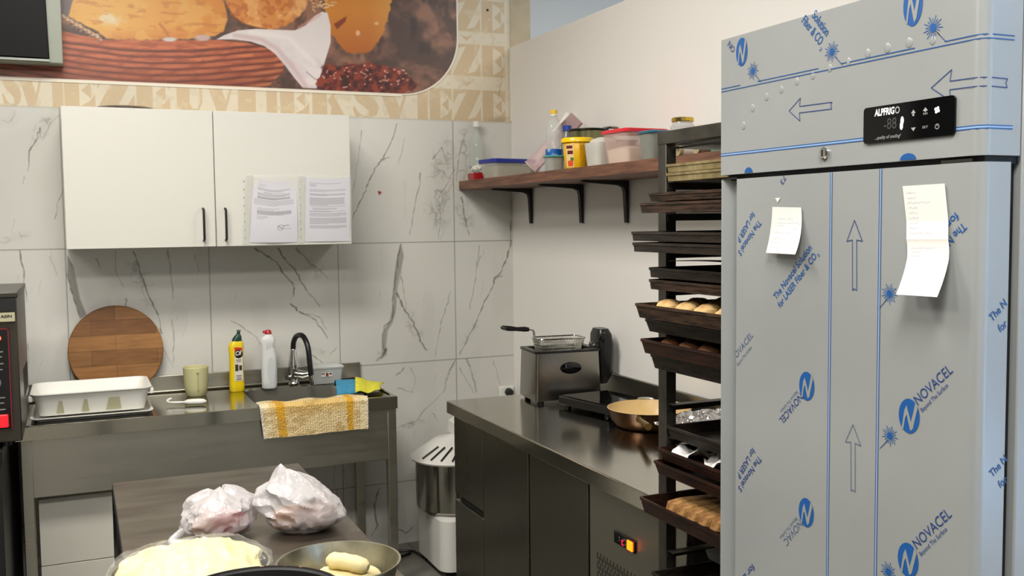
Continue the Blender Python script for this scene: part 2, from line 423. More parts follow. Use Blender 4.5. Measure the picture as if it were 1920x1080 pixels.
# right of the cabinet, top
vein([(744, 232), (735, 262), (721, 290), (715, 302), (703, 315), (690, 345), (680, 370), (668, 395), (660, 410)], 2.2, sd=33)
vein([(714, 300), (722, 297), (730, 296)], 3.4, VG, sd=34); vein([(678, 245), (674, 280), (668, 320), (660, 365)], 1.8, VG, sd=35)
vein([(788, 325), (785, 355), (775, 400), (768, 440)], 2.2, VG, sd=36); vein([(758, 260), (752, 290), (745, 310)], 1.8, (165, 164, 158), sd=37)
cloud(826, 350, 30, 95, .12, 1.1, 38); cloud(822, 400, 26, 30, 0, 1.2, 39); cloud(830, 300, 20, 50, .3, 1, 40); vein([(812, 298), (828, 276), (836, 304)], 1.4, sd=41)
vein([(852, 318), (838, 345), (822, 372), (826, 400), (822, 450)], 1.4, VG, sd=42)
cloud(868, 300, 14, 95, .05, 1.2, 43); cloud(870, 400, 16, 40, -.3, 1.1, 44); vein([(872, 250), (860, 300), (856, 340)], 2, VG, sd=45); vein([(865, 370), (872, 410), (880, 440)], 1.6, sd=46)
vein([(958, 415), (957, 450)], 3, sd=47)
# middle row
T.poly([(752, 457), (757, 480), (751, 510), (745, 535), (743, 560), (742, 585), (736, 605), (727, 620), (724, 645), (725, 665), (716, 672), (716, 640), (720, 618), (731, 600), (737, 570), (738, 530), (742, 495), (746, 475)], (160, 158, 152), 3)
vein([(751, 458), (746, 480), (742, 520), (737, 555), (737, 590), (733, 603), (720, 612), (717, 640), (722, 660)], 1.8, sd=48); vein([(752, 458), (755, 480), (752, 510), (745, 545), (741, 580)], 1.4, VG, sd=49)
vein([(744, 550), (758, 580), (772, 600), (783, 622), (788, 640), (800, 656)], 2.8, sd=50); cloud(772, 605, 14, 40, -.5, 1.3, 51); vein([(752, 520), (758, 560), (762, 580)], 1.3, sd=52)
vein([(724, 655), (716, 668), (705, 676)], 3.5, sd=53); cloud(712, 668, 14, 10, 0, 1.2, 54)
vein([(845, 545), (838, 572), (828, 600), (822, 632), (816, 668)], 1.8, VG, sd=55)
vein([(958, 452), (948, 490), (938, 512), (930, 520), (920, 545), (905, 575), (890, 610), (875, 640), (862, 664)], 2.2, sd=56); vein([(928, 521), (942, 517)], 3.4, VG, sd=57)
vein([(899, 460), (894, 500), (888, 540), (881, 580)], 1.8, VG, sd=58); cloud(882, 625, 10, 30, .5, 1.2, 59); vein([(901, 480), (893, 505)], 1.2, VG, sd=60)
# lower rows
vein([(770, 690), (780, 712), (772, 740)], 1.2, VG, sd=61); vein([(853, 676), (840, 700), (832, 735), (800, 765), (780, 790), (748, 800)], 1.8, VG, sd=62); cloud(770, 795, 30, 8, -.25, 1.1, 63)
vein([(853, 676), (843, 695), (838, 712)], 2.4, VG, sd=64); vein([(875, 674), (885, 700), (893, 735)], 3.2, VG, sd=65); vein([(862, 690), (880, 720), (888, 738)], 1.6, VG, sd=66); vein([(925, 676), (933, 705), (938, 720)], 1.6, VG, sd=67)
vein([(757, 690), (742, 705)], 1.8, sd=68); vein([(745, 728), (775, 735)], 1.5, VG, sd=69); vein([(812, 775), (820, 792)], 1.4, VG, sd=70)
vein([(712, 915), (702, 945), (708, 985), (697, 1005)], 2.6, sd=71); vein([(745, 990), (760, 1000), (778, 985)], 1.8, sd=72); vein([(645, 880), (650, 910)], 1.6, VG, sd=73)
vein([(630, 860), (626, 905), (640, 960)], 1.5, VG, sd=74)
for k in range(60):   # faint hairline veins
    x = rnd.uniform(0, 950); y = rnd.uniform(220, 900)
    vein([(x, y), (x-rnd.uniform(2, 9), y+rnd.uniform(12, 34))], 1.0, (178, 176, 170), .6, 1.5, 100+k)
GR = (118, 116, 108)
for z in ZJ[:3]: T.line([(-2.7, z), (0, z)], .0032, GR, .95, .003, uv=True)
for k in range(4): T.line([(G0-.6*k, 0), (G0-.6*k, 2.2)], .0032, GR, .95, .003, uv=True)
T.line([(-2.7, 2.122), (0, 2.122)], .004, (196, 190, 176), 1, .004, uv=True)
T.poly([(708, 359), (712, 358), (716, 361), (711, 366)], (140, 62, 50), 1.5)
tile_m = mat('polished_marble_look_tile', rough=.16, attr='paint', spec=.5)
T.build('marble_tiles', tile_m, wb)
del T

# wallpaper with tone on tone lettering
Wp = Canvas(-2.62, 0, 2.1255, 2.86, .0026, (220, 210, 188), plane_y(-.001))
m1 = Wp.fbm(.25, seed=4); m2 = Wp.fbm(.03, seed=6)
Wp.C += ((m1-.5)*22)[..., None]; Wp.blend(np.clip((m2-.6)*4, 0, .35), (190, 176, 146)); Wp.blend(np.clip((.4-m1)*4, 0, .6), (228, 220, 200))
bgk = Wp.C.copy()
LT = (204, 183, 150)
GL = {
 'E': [('t', [(0, 0), (1, 0), (1, .4), (.8, .2), (.48, .06), (.48, .94), (.8, .8), (1, .6), (1, 1), (0, 1)]), ('t', [(.55, .5), (.86, .72), (.86, .28)])],
 'Z': [('t', [(0, 1), (1, 1), (1, .96), (.52, .07), (.80, .14), (1, .45), (1, 0), (0, 0), (0, .04), (.48, .93), (.2, .86), (0, .55)])],
 'V': [('t', [(-.05, 1), (.55, 1), (.55, .96), (.47, .93), (.68, .33), (.9, .95), (.76, .97), (.76, 1), (1.1, 1), (1.1, .97), (.98, .95), (.66, 0), (.38, 0), (.02, .94), (-.05, .97)])],
 'I': [('t', [(.05, 0), (.95, 0), (.95, 1), (.05, 1)])],
 'J': [('t', [(.1, 1), (1, 1), (1, .0), (.9, -.2), (.55, -.34), (.0, -.36), (-.1, -.28), (.2, -.25), (.4, -.1), (.4, .9), (.1, .95)])],
 'U': [('t', [(0, 1), (.55, 1), (.52, .25), (.62, .1), (.78, .1), (.86, .3), (.86, .95), (.74, 1), (1.05, 1), (.95, .95), (.95, .3), (.82, .03), (.6, -.02), (.3, 0), (.1, .15), (.08, .9)])],
 'K': [('t', [(0, 0), (.48, 0), (.48, 1), (0, 1)]), ('t', [(.5, .48), (.85, .95), (.75, 1), (1.05, 1), (.72, .62), (1.05, .06), (1.1, 0), (.5, 0), (.6, .06), (.62, .3)])],
 'S': [('t', [(.0, .28), (.1, .0), (.3, .05), (.6, -.02), (.9, .1), (1, .32), (.88, .52), (.45, .78), (.42, .92), (.62, .95), (.85, .82), (.92, .62), (.95, .98), (.8, .97), (.5, 1.02), (.15, .93), (.03, .7), (.15, .5), (.6, .22), (.6, .08), (.4, .05), (.18, .18), (.05, .36)])],
}
def word_letter(ch, x0, x1, zb, h, caron=False):
    for k, pts in GL[ch]:
        Wp.poly([(x0+(x1-x0)*px, zb+h*pz) for px, pz in pts], LT, .0035, uv=True)
    if caron:
        c = (x0+x1)/2; Wp.poly([(c-.034, zb+h*1.30), (c, zb+h*1.22), (c+.034, zb+h*1.30), (c, zb+h*1.10)], LT, .0035, uv=True)
def px2x(px, z): return float(at(px, 540, 'y', 0)[0])
def wx(px, py): return float(at(px, py, 'y', 0)[0])
ROW = [('S', 662, 711), ('V', 709, 768), ('J', 770, 802), ('E', 806, 847), ('Z', 850, 902), ('E', 905, 947)]
ROWL = [('U', 327, 383), ('V', 386, 442), ('I', 445, 482), ('J', 487, 520), ('E', 526, 580), ('K', 586, 643),
        ('S', 6, 42), ('V', 34, 85), ('J', 86, 120), ('E', 122, 180), ('Z', 184, 254), ('E', 257, 320)]
for r_ in range(4):
    zb = 2.128+.222*r_+(-.005 if r_ == 0 else 0); h = .158
    for ch, a, b in ROW+ROWL:
        y = 215
        word_letter(ch, wx(a, y), wx(b, y), zb, h, ch == 'Z')
    n = Wp.fbm(.02, seed=11+r_)
Wp.blend(np.clip((m2-.62)*3, 0, .4)*np.ones_like(m2), (222, 208, 180))
Wp.line([(-.045, 2.36), (-.06, 2.30), (-.07, 2.24)], .003, (150, 132, 100), .7, .003, .004, uv=True)
Wp.ell(934, 227, 18, 9, (150, 126, 96), .9, .35, (Wp.fbm(.01, seed=9)*40-20, 0))
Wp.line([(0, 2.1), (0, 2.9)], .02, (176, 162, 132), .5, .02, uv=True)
Wp.ell(914, 19, 2.4, 2.4, (30, 22, 16), .3)
wall_paper_m = mat('printed_wallpaper', rough=.6, attr='paint')
Wp.build('wallpaper', wall_paper_m, wb)
del Wp

# mural: a printed panel showing bread in a wicker basket
MX1 = wx(858, 0); 
Mu = Canvas(-2.62, MX1, 2.232, 2.86, .0027, (80, 58, 50), plane_y(-.004))
nb = Mu.fbm(.16, .10, seed=21); nf = Mu.fbm(.02, .02, seed=22); ns = Mu.fbm(.05, .012, seed=23); nm = Mu.fbm(.07, .07, seed=27)
Mu.blend(np.clip((nb-.42)*4, 0, 1)*.85, (158, 112, 88)); Mu.blend(np.clip((Mu.fbm(.07, .12, seed=24)-.55)*6, 0, 1)*.7, (56, 38, 34))
Mu.blend(np.clip((Mu.Y-100)/80, 0, 1)*np.clip((nf-.45)*4, 0, 1)*.6, (150, 100, 76))
Mu.poly([(100, -60), (160, -60), (135, 30), (100, 35)], (112, 96, 100), 8)
w_ = ((nf-.5)*8, (nm-.5)*8)
# far right bun
m = Mu.ell(670, -15, 64, 116, (208, 132, 42), .04, warp=w_)
Mu.blend(m*np.clip((Mu.Y-20)/80, 0, 1)*.75, (168, 84, 26)); Mu.blend(m*np.clip((Mu.X-690)/40, 0, 1)*.35, (225, 175, 100))
Mu.poly([(626, 45), (650, 30), (648, 40), (632, 55)], (130, 58, 22), 3); Mu.ell(671, 62, 4, 5, (230, 180, 140), .8); Mu.ell(706, 44, 4, 3, (230, 180, 130), .8)
for yy in range(-10, 20, 6): Mu.line([(618, yy), (660, yy+14)], 2, (190, 110, 40), .3, 3)
# basket
bas = [(-40, 60), (118, 58), (150, 66), (200, 75), (410, 75), (470, 82), (525, 98), (535, 112), (530, 135), (500, 165), (430, 200), (-40, 200)]
mb = Mu.poly(bas, (176, 92, 60), 2)
arc = Mu.Y+((Mu.X-330)/220.)**2*16+(nm-.5)*2.5+np.sin(Mu.X/60.)*1.5
row = np.floor((arc-60)/11.5); fr = (arc-60)/11.5-row
hx = (Mu.X+row*47+(nf-.5)*4+fr*18)/88; ph = hx % 1; hs = np.sin(np.floor(hx)*12.9+row*78.2)*.5+.5
bulge = np.sin(PI*fr)*(.55+.45*np.sin(PI*ph))
Mu.blend(mb*np.clip(1-bulge*1.5, 0, 1)*.85, (84, 38, 28)); Mu.blend(mb*np.clip(bulge*2-1, 0, 1)*(.2+.6*hs), (216, 128, 84))
Mu.blend(mb*np.clip((arc-118)/60, 0, 1)*.55, (82, 40, 32)); band = 1-2*bulge
rim = mb*np.clip(1-np.abs(arc-84)/11, 0, 1); Mu.blend(rim*.8, (204, 112, 70)); Mu.blend(mb*np.clip(1-np.abs(arc-96)/3, 0, 1)*.7, (90, 42, 28))
Mu.blend(mb*np.clip((ns-.5)*3, 0, .5), (140, 66, 42)); Mu.blend(mb*np.clip((Mu.X-440)/90, 0, 1)*np.clip((Mu.Y-100)/50, 0, 1)*.7*np.clip(-band, 0, 1), (216, 150, 96))
# plaited straw
for k in range(9):
    x = 118+k*8; y = 34+k*4.6
    Mu.line([(x, y-5), (x+8, y+4)], 4, (206, 170, 136), .95, 1.5, .5, k); Mu.line([(x+1, y+6), (x+8, y-1)], 3, (150, 112, 84), .9, 1.5, .5, k)
# big loaf
loaf = [(135, 5), (152, -40), (390, -60), (420, 8), (427, 36), (420, 58), (402, 68), (330, 74), (240, 75), (200, 72), (182, 58), (155, 46), (128, 30)]
m = Mu.poly(loaf, (226, 170, 84), 3, warp=((nm-.5)*5, (nf-.5)*5))
Mu.blend(m*np.clip((Mu.X-230)/190, 0, 1)*.7, (208, 122, 46)); Mu.blend(m*np.clip((Mu.Y-50)/22, 0, 1)*.5, (196, 112, 54)); Mu.blend(m*np.clip((nm-.5)*3, 0, .4), (232, 186, 104))
Mu.ell(205, 38, 20, 11, (226, 214, 190), .8, .75, ((nf-.5)*30, (nm-.5)*20)); Mu.blend(m*np.clip((ns-.62)*6, 0, .5), (190, 112, 50)); Mu.line([(300, 45), (312, 60), (318, 72)], 5, (190, 110, 62), .8, 3)
Mu.ell(318, 74, 13, 4, (205, 196, 190), .5); Mu.ell(380, 71, 15, 6, (196, 168, 160), .5)
# upper loaf
m = Mu.ell(500, -8, 78, 62, (214, 138, 66), .05, warp=w_)
Mu.blend(m*np.clip((nf-.45)*4, 0, .6), (178, 92, 40)); Mu.blend(m*np.clip((Mu.X-540)/30, 0, 1)*.5, (226, 176, 140)); Mu.blend(m*np.clip((nm-.56)*7, 0, .7), (236, 178, 110)); Mu.line([(424, 10), (440, 34), (466, 50), (500, 54)], 3, (130, 66, 30), .8, 2, 1)
# wheat ears
for k in range(26):
    x = 572+rnd.uniform(0, 50); y = rnd.uniform(-6, 18)
    Mu.line([(x, y), (x+rnd.uniform(3, 9), y+rnd.uniform(-5, 5))], 3.4, rnd.choice([(208, 160, 112), (176, 122, 78), (226, 186, 140)]), .95, 1.5)
# cloth
cl = [(406, 74), (420, 66), (446, 57), (480, 54), (552, 57), (572, 48), (590, 30), (604, 22), (614, 24), (620, 48), (620, 80), (606, 126), (593, 166), (567, 164), (552, 146), (534, 122), (515, 100), (495, 86), (470, 78), (440, 74)]
m = Mu.poly(cl, (226, 216, 214), 2); Mu.blend(m*np.clip((.5-nb)*3, 0, .5), (196, 186, 190))
Mu.line([(440, 66), (490, 74), (520, 92), (548, 124), (572, 160)], 9, (202, 174, 176), .7, 6); Mu.line([(575, 135), (590, 148), (596, 150)], 2, (150, 136, 136), .8, 2); Mu.line([(560, 52), (590, 34), (600, 28)], 4, (218, 160, 150), .7, 5)
Mu.line([(470, 60), (540, 70), (590, 120)], 6, (240, 234, 230), .6, 8)
# glazed dried fruit
m = Mu.poly([(604, 124), (650, 120), (700, 119), (745, 130), (762, 140), (785, 160), (740, 190), (590, 190), (597, 160)], (98, 36, 24), 4, warp=((nf-.5)*14, (nf-.5)*14))
Mu.blend(m*np.clip((nf-.52)*7, 0, .8), (150, 62, 38)); Mu.blend(m*np.clip((.42-nf)*8, 0, .8), (52, 18, 14))
for k in range(60):
    x = rnd.uniform(605, 765); y = rnd.uniform(122+abs(x-690)*.08, 165)
    Mu.ell(x, y, rnd.uniform(1.2, 2.8), rnd.uniform(1, 1.8), (228, 170, 150), .8, .8)
Mu.C = np.clip(Mu.C*1.0, 0, 255)
# rounded corner and pale border
cx, cz = MX1-.30, 2.2375+.30
inside = ~((Mu.U > cx) & (Mu.V < cz) & (np.hypot(Mu.U-cx, Mu.V-cz) > .30))
edge = np.where((Mu.U > cx) & (Mu.V < cz), .30-np.hypot(Mu.U-cx, Mu.V-cz), np.minimum(MX1-Mu.U, Mu.V-2.2375))
Mu.blend(np.clip((.0105-edge)/.003, 0, 1), (232, 224, 206))
mural = Mu.build('wall_mural', mat('mural_print', rough=.42, attr='paint'), None, inside, label='large printed wall mural of bread rolls in a wicker basket above the white cabinet', cat='mural')
del Mu

# ================================================================== menu screen, top left
t = thing('wall_screen', 'black wall-mounted screen in a pale grey casing at the top left of the mural', 'screen', (-2.4, -.08, 2.31))
obj('casing', box(-2.70, -2.098, -.10, -.006, 2.297, 2.85), mat('pale_grey_casing', (158, 164, 150), .4, var=.06), t, bevel=.004)
obj('screen', prism([(-2.68, 2.318), (-2.150, 2.312), (-2.162, 2.84), (-2.68, 2.84)], 'y', -.118, -.1005), mat('black_screen', (6, 6, 7), .45, spec=.15), t, bevel=.003)
obj('lower_edge', box(-2.69, -2.15, -.121, -.1005, 2.3, 2.309), mat('silver_edge', (130, 134, 128), .3, .6), t)

# ================================================================== wall cabinet
t = thing('wall_cabinet', 'white two-door wall cabinet hung on the marble tiles above the sink', 'cabinet', (-1.52, -.16, 1.52))
cx0, cx1, cz0, cz1 = -2.113, -.936, 1.521, 2.097
obj('body', join(box(cx0+.002, cx1-.002, -.305, -.003, cz0+.001, cz1-.003)), white_paint, t, bevel=.001)
for a, b in ((-2.087, -2.035), (-1.04, -1.00)):
    obj('hanging_bracket', box(a, b, -.10, -.004, cz1-.002, cz1+.018), mat('hanging_bracket_cover', (214, 210, 190), .4), t, bevel=.002)
for a, b, hx in ((cx0, -1.5285, -1.578), (-1.5245, cx1, -1.487)):
    d = obj('door', box(a, b, -.324, -.3055, cz0, cz1), white_paint, t, bevel=.0015)
    hs = tube(smooth_path([(hx, -.325, 1.548), (hx, -.348, 1.552), (hx, -.352, 1.565), (hx, -.352, 1.66), (hx, -.348, 1.678), (hx, -.325, 1.683)], 4), .005, 8)
    obj('handle', hs, black_matt, d, label='slim black bar handle')
cabinet = t
L = at(231, 200, 'y', -.2)
obj('pan_lid', lathe([(.0, 2.1), (.14, 2.1), (.142, 2.104), (.12, 2.112), (.05, 2.118), (0, 2.12)], -1.865, -.165, 48), mat('grey_lid_metal', (120, 120, 112), .3, .8), label='round grey pan lid lying on top of the white wall cabinet', cat='lid')
obj('tangled_wire', tube([(-1.565+.018*math.cos(k*1.3)+.002*k, -.19+.01*math.sin(k*2.1), 2.1+.006+.004*math.sin(k*1.7)) for k in range(14)], .0014, 6), mat('wire_metal', (190, 188, 180), .3, .8), label='small tangle of wire on top of the wall cabinet near its middle', cat='wire')

# papers in sleeves on the cabinet door
def text_rows(cv, x0, x1, z0, z1, rows, sd):
    r = random.Random(sd)
    for (fa, fb, za, zb, n) in rows:
        for k in range(n):
            z = z1-(z1-z0)*(za+(zb-za)*(k/max(n-1, 1))); x = x0+(x1-x0)*fa; xe = x0+(x1-x0)*(fb if k < n-1 or n == 1 else fa+(fb-fa)*r.uniform(.4, .95))
            while x < xe:
                w = r.uniform(.004, .014); cv.line([(x, z), (min(x+w, xe), z)], .0016, (108, 106, 112), .8, .0012, uv=True); x += w+.0022
def document(pts, rows, label, stamp, sd, curl):
    A, B, Cc, D = [at(*p, 'y', -.3262) for p in pts]     # tl, tr, br, bl on the door face
    def W_(U, V):
        top = lambda i: A[i]+(B[i]-A[i])*U; bot = lambda i: D[i]+(Cc[i]-D[i])*U
        X = bot(0)+(top(0)-bot(0))*V; Z = bot(2)+(top(2)-bot(2))*V-curl*np.sin(U*PI)*V*.02
        return X, -.3275-curl*(.006*np.sin(U*PI)**2*(1-V*.5)+.004*np.sin(V*5)*(U > 0)), Z
    w = float(np.hypot(*(B-A)[[0, 2]])); h = float(np.hypot(*(A-D)[[0, 2]]))
    tt = thing('document_sleeve', label, 'document', (float(D[0]), -.3262, float(D[2])))
    cv = Canvas(0, 1, 0, 1, 1/190., (206, 204, 212), W_)
    # draw in metres by temporary coordinates
    cv.U = cv.U*.21; cv.V = cv.V*.297
    text_rows(cv, .0, .21, 0, .297, rows, sd)
    if stamp:
        for k in range(24):
            a0, a1 = 2*PI*k/24, 2*PI*(k+1)/24
            cv.line([(.132+.013*math.cos(a0), .072+.013*math.sin(a0)), (.132+.013*math.cos(a1), .072+.013*math.sin(a1))], .0016, (80, 78, 90), .9, .0012, uv=True)
        cv.line([(.124, .078), (.14, .067)], .003, (80, 78, 90), .9, .0012, uv=True); cv.line([(.145, .081), (.17, .082)], .003, (110, 108, 116), .9, .0012, uv=True); cv.line([(.145, .066), (.18, .066)], .0016, (110, 108, 116), .9, .0012, uv=True)
    cv.build('printed_page', mat('printed_page', rough=.6, attr='paint'), tt)
    def sl(u, v):
        x = D[0]-.030+(Cc[0]+.004-D[0]+.030)*u; z = D[2]-.008+(A[2]-D[2]+.016)*v
        return x+(A[0]-D[0])*v, -.3265-(.0095+.0025*math.sin(u*7+sd)+.002*math.sin(v*9+u*4)) if u > .13 else -.3275, z
    obj('plastic_sleeve', sheet(sl, 30, 30), mat('sleeve_plastic', (235, 236, 238), .12, alpha=.13, spec=.8), tt, recalc=False)
    obj('punched_strip', sheet(lambda u, v: (D[0]-.030+.024*u+(A[0]-D[0])*v, -.3272, D[2]-.006+(A[2]-D[2]+.012)*v), 2, 2), mat('sleeve_strip', (214, 214, 204), .3, alpha=.7), tt, recalc=False)
    hz = join(*[lathe([(.0, 0), (.0022, .0004)], 0, 0, 10) for _ in range(0)]) if False else None
    S = []
    for k in range(8):
        z = float(D[2])+.02+k*(float(A[2]-D[2])-.04)/7; x = float(D[0])-.018
        S.append(([(x+.0022*math.cos(a*PI/4), -.3278, z+.003*math.sin(a*PI/4)) for a in range(8)], [tuple(range(8))]))
    for q in S: obj('punch_hole', q, mat('hole_shade', (120, 118, 108), .6), tt, recalc=False)
document([(475, 331), (555, 334), (558, 454), (468, 455)], [(.12, .3, .08, .11, 2), (.12, .85, .14, .165, 3), (.25, .72, .19, .2, 2), (.12, .85, .215, .25, 4), (.12, .85, .27, .3, 5), (.05, .93, .32, .4, 6), (.12, .6, .45, .47, 2), (.12, .87, .49, .55, 8), (.12, .35, .58, .62, 3)],
         'left one of two printed sheets in sleeves on the cabinet door, with round stamp', True, 5, 1)
document([(573, 332), (655, 332), (656, 452), (572, 453)], [(.1, .8, .08, .085, 1), (.1, .25, .1, .13, 3), (.1, .9, .18, .21, 3), (.1, .9, .25, .27, 3), (.1, .88, .31, .42, 10), (.1, .9, .44, .45, 1), (.16, .7, .47, .5, 3), (.1, .9, .52, .53, 2), (.1, .92, .555, .6, 4), (.1, .92, .63, .72, 8), (.1, .92, .75, .79, 4)],
         'right one of two printed sheets in sleeves on the cabinet door, without a stamp', False, 9, .4)

# ================================================================== sink table
t = thing('sink_table', 'long stainless steel sink table under the white wall cabinet', 'sink table', (-1.56, -.31, 0))
X0, X1, Y0, Y1, ZT = -2.315, -.826, -.625, -.004, .865
bx, by, bw, bd = -1.165, -.315, .49, .43
cxm, cym = (X0+X1)/2, (Y0+Y1)/2; tw, td = X1-X0, Y1-Y0
obj('worktop', loft([rr(cxm, cym, ZT-.004, tw-.02, td-.02, .002), rr(cxm, cym, ZT-.053, tw-.004, td-.004, .003), rr(cxm, cym, ZT-.053, tw, td, .003), rr(cxm, cym, ZT-.002, tw, td, .003), rr(cxm, cym, ZT, tw-.006, td-.006, .003), rr(cxm, cym, ZT, tw-.03, td-.03, .003), rr(cxm, cym, ZT-.006, tw-.042, td-.042, .003),
     rr(bx, by, ZT-.006, bw, bd, .07), rr(bx, by, ZT-.012, bw-.010, bd-.010, .068)], False, False), steel_top, t, smooth=False)
obj('sink_bowl', loft([rr(bx, by, ZT-.0122, bw-.010, bd-.010, .068), rr(bx, by, ZT-.20, bw-.05, bd-.05, .06), rr(bx, by, ZT-.215, bw-.12, bd-.12, .04)], False, True), mat('satin_bowl_steel', (150, 147, 138), .42, 1), t, ang=50)
obj('backsplash', join(box(X0, X1, -.018, -.003, ZT, .936), box(X0, X1, -.03, -.018, ZT, ZT+.004)), steel, t, bevel=.002)
obj('apron', join(box(X0+.035, X1-.042, -.606, -.590, .587, ZT-.055)), steel, t, bevel=.002)
obj('side_apron', box(X1-.05, X1-.035, -.585, -.06, .587, ZT-.055), steel_dark, t)
for x in (X0+.018, X1-.042):
    for y in (-.608, -.06):
        obj('leg', box(x, x+.04, y, y+.04, .0, ZT-.054), steel, t, bevel=.003)
obj('drain', lathe([(.035, ZT-.214), (.035, ZT-.211), (.012, ZT-.212)], bx, by, 24), chrome, t)

# faucet
fx, fy = -1.165, -.085
t = thing('faucet', 'chrome mixer faucet with a black bent spout standing behind the sink bowl', 'faucet', (fx, fy, ZT))
obj('body', join(lathe([(.026, ZT-.005), (.027, ZT+.004), (.023, ZT+.01), (.022, ZT+.03), (.025, ZT+.07), (.024, ZT+.095), (.020, ZT+.12), (.0155, ZT+.16), (.014, ZT+.165)], fx, fy, 24), rot(lathe([(.019, 0), (.021, .01), (.021, .055), (.016, .065)], 0, 0, 20), 0, (0, 0, 0)) if False else lathe([(.024, ZT+.06), (.024, ZT+.08)], fx, fy, 24)), chrome, t)
obj('lever', join(tube([(fx+.005, fy-.01, ZT+.052), (fx+.04, fy-.035, ZT+.045), (fx+.07, fy-.05, ZT+.05)], .015, 12, [.02, .019, .012]), tube([(fx-.01, fy, ZT+.03), (fx-.035, fy-.02, ZT+.035)], .012, 12)), chrome, t)
hp = smooth_path([(fx, fy, ZT+.155), (fx+.002, fy-.004, ZT+.195), (fx+.012, fy-.03, ZT+.228), (fx+.03, fy-.08, ZT+.232), (fx+.042, fy-.125, ZT+.19), (fx+.046, fy-.14, ZT+.12), (fx+.05, fy-.145, ZT+.055)], 6)
obj('spout_hose', tube(hp, .0125, 12), black_pl, t, label='black flexible spout')
obj('nozzle', tube([(fx+.05, fy-.145, ZT+.06), (fx+.056, fy-.15, ZT+.012)], .012, 12, [.012, .0095]), chrome, t)

# cleaning bottles
def bottle_loft(cx, cy, secs, ang=0, n=6):
    S = loft([rr(cx+dx, cy, z, w, d, min(w, d)*.42, n) for z, w, d, dx in secs])
    return rot(S, ang, (cx, cy, 0))
bxp, byp = float(at(443, 722, 'z', .862)[0])+.006, -.135
bxp = -1.432
t = thing('cream_cleaner_bottle', 'yellow cleaning cream bottle with dark green cap standing left of the sink bowl', 'bottle', (bxp, byp, .86))
z0 = .8595
obj('body', bottle_loft(bxp, byp, [(z0, .062, .04, 0), (z0+.004, .066, .044, 0), (z0+.03, .066, .044, 0), (z0+.10, .062, .042, 0), (z0+.16, .062, .042, 0), (z0+.20, .067, .044, 0), (z0+.215, .062, .042, .001), (z0+.228, .048, .034, .004), (z0+.234, .034, .028, .006)], .12), mat('yellow_plastic', (238, 208, 24), .3), t, ang=50)
obj('cap', rot(join(loft([rr(bxp+.004, byp, z0+.226, .046, .034, .014), rr(bxp+.006, byp, z0+.24, .04, .032, .014), rr(bxp+.010, byp, z0+.252, .03, .027, .012), rr(bxp+.012, byp, z0+.258, .018, .018, .008), rr(bxp+.014, byp, z0+.27, .014, .014, .006), rr(bxp+.014, byp, z0+.277, .02, .016, .006)]), tube([(bxp+.014, byp, z0+.272), (bxp+.008, byp-.018, z0+.276)], .006, 8)), .12, (bxp, byp, 0)), mat('dark_green_plastic', (10, 58, 44), .3), t)
def lab(S): return rot(S, .12, (bxp, byp, 0))
yl = byp-.0232
lb = obj('label', lab(loft([[(bxp-.016, yl, z0+.05), (bxp+.022, yl, z0+.05), (bxp+.022, yl, z0+.2), (bxp-.012, yl, z0+.205)], [(bxp-.016, yl+.003, z0+.05), (bxp+.022, yl+.003, z0+.05), (bxp+.022, yl+.003, z0+.2), (bxp-.012, yl+.003, z0+.205)]])), mat('white_label', (226, 220, 210), .4), t, smooth=False)
obj('red_corner', lab(([(bxp-.013, yl-.0006, z0+.204), (bxp+.021, yl-.0006, z0+.2), (bxp+.021, yl-.0006, z0+.185), (bxp-.012, yl-.0006, z0+.165)], [(0, 1, 2, 3)])), mat('red_print', (206, 56, 40), .4), lb)
obj('logo_disc', lab(([(bxp+.005+.018*math.cos(a*PI/12), yl-.0012, z0+.172+.019*math.sin(a*PI/12)) for a in range(24)], [tuple(range(24))])), mat('black_print', (18, 18, 20), .4), lb)
obj('brand_lettering', lab(text_shape('Cif', (bxp-.010, yl-.0018, z0+.165), (1, 0, .15), (0, 0, 1), .028, .019, bold=.02)), mat('white_print', (240, 240, 238), .4), lb, recalc=False)
obj('small_print', lab(join(*[box(bxp-.008+.002*(k % 2), bxp+.016, yl-.0008, yl-.0002, z0+zz, z0+zz+hh) for k, (zz, hh) in enumerate(((.143, .004), (.136, .003), (.055, .006), (.065, .003), (.072, .004)))])), mat('grey_print', (130, 124, 120), .5), lb)
obj('picture_print', lab(join(box(bxp-.012, bxp+.002, yl-.0008, yl-.0002, z0+.095, z0+.125), box(bxp+.006, bxp+.018, yl-.0008, yl-.0002, z0+.098, z0+.12))), mat('dark_print', (60, 50, 44), .5), lb)
wxp, wyp = -1.283, -.115
t = thing('white_cleaner_bottle', 'white cleaner bottle with a red cap standing between the yellow bottle and the faucet', 'bottle', (wxp, wyp, .86))
obj('body', bottle_loft(wxp, wyp, [(z0, .062, .046, 0), (z0+.004, .068, .05, 0), (z0+.03, .070, .05, 0), (z0+.1, .072, .05, 0), (z0+.155, .068, .048, 0), (z0+.19, .062, .044, -.003), (z0+.205, .064, .044, -.004), (z0+.222, .07, .046, -.004), (z0+.235, .06, .042, -.003), (z0+.245, .036, .032, 0), (z0+.25, .03, .03, 0)], -.1), mat('white_hdpe', (220, 222, 222), .32), t, ang=50)
obj('cap', join(lathe([(.014, z0+.249), (.016, z0+.253), (.014, z0+.262), (.009, z0+.27)], wxp, wyp, 16), tube([(wxp, wyp, z0+.262), (wxp-.024, wyp-.006, z0+.262)], .006, 8)), mat('red_plastic', (176, 28, 32), .35), t)
obj('side_panel', rot(loft([[(wxp+.008+.018*math.cos(a*PI/10), y, z0+.085+.062*math.sin(a*PI/10)) for a in range(20)] for y in (wyp-.024, wyp-.0262)]), -.1, (wxp, wyp, 0)), mat('white_hdpe_panel', (206, 209, 210), .35), t)
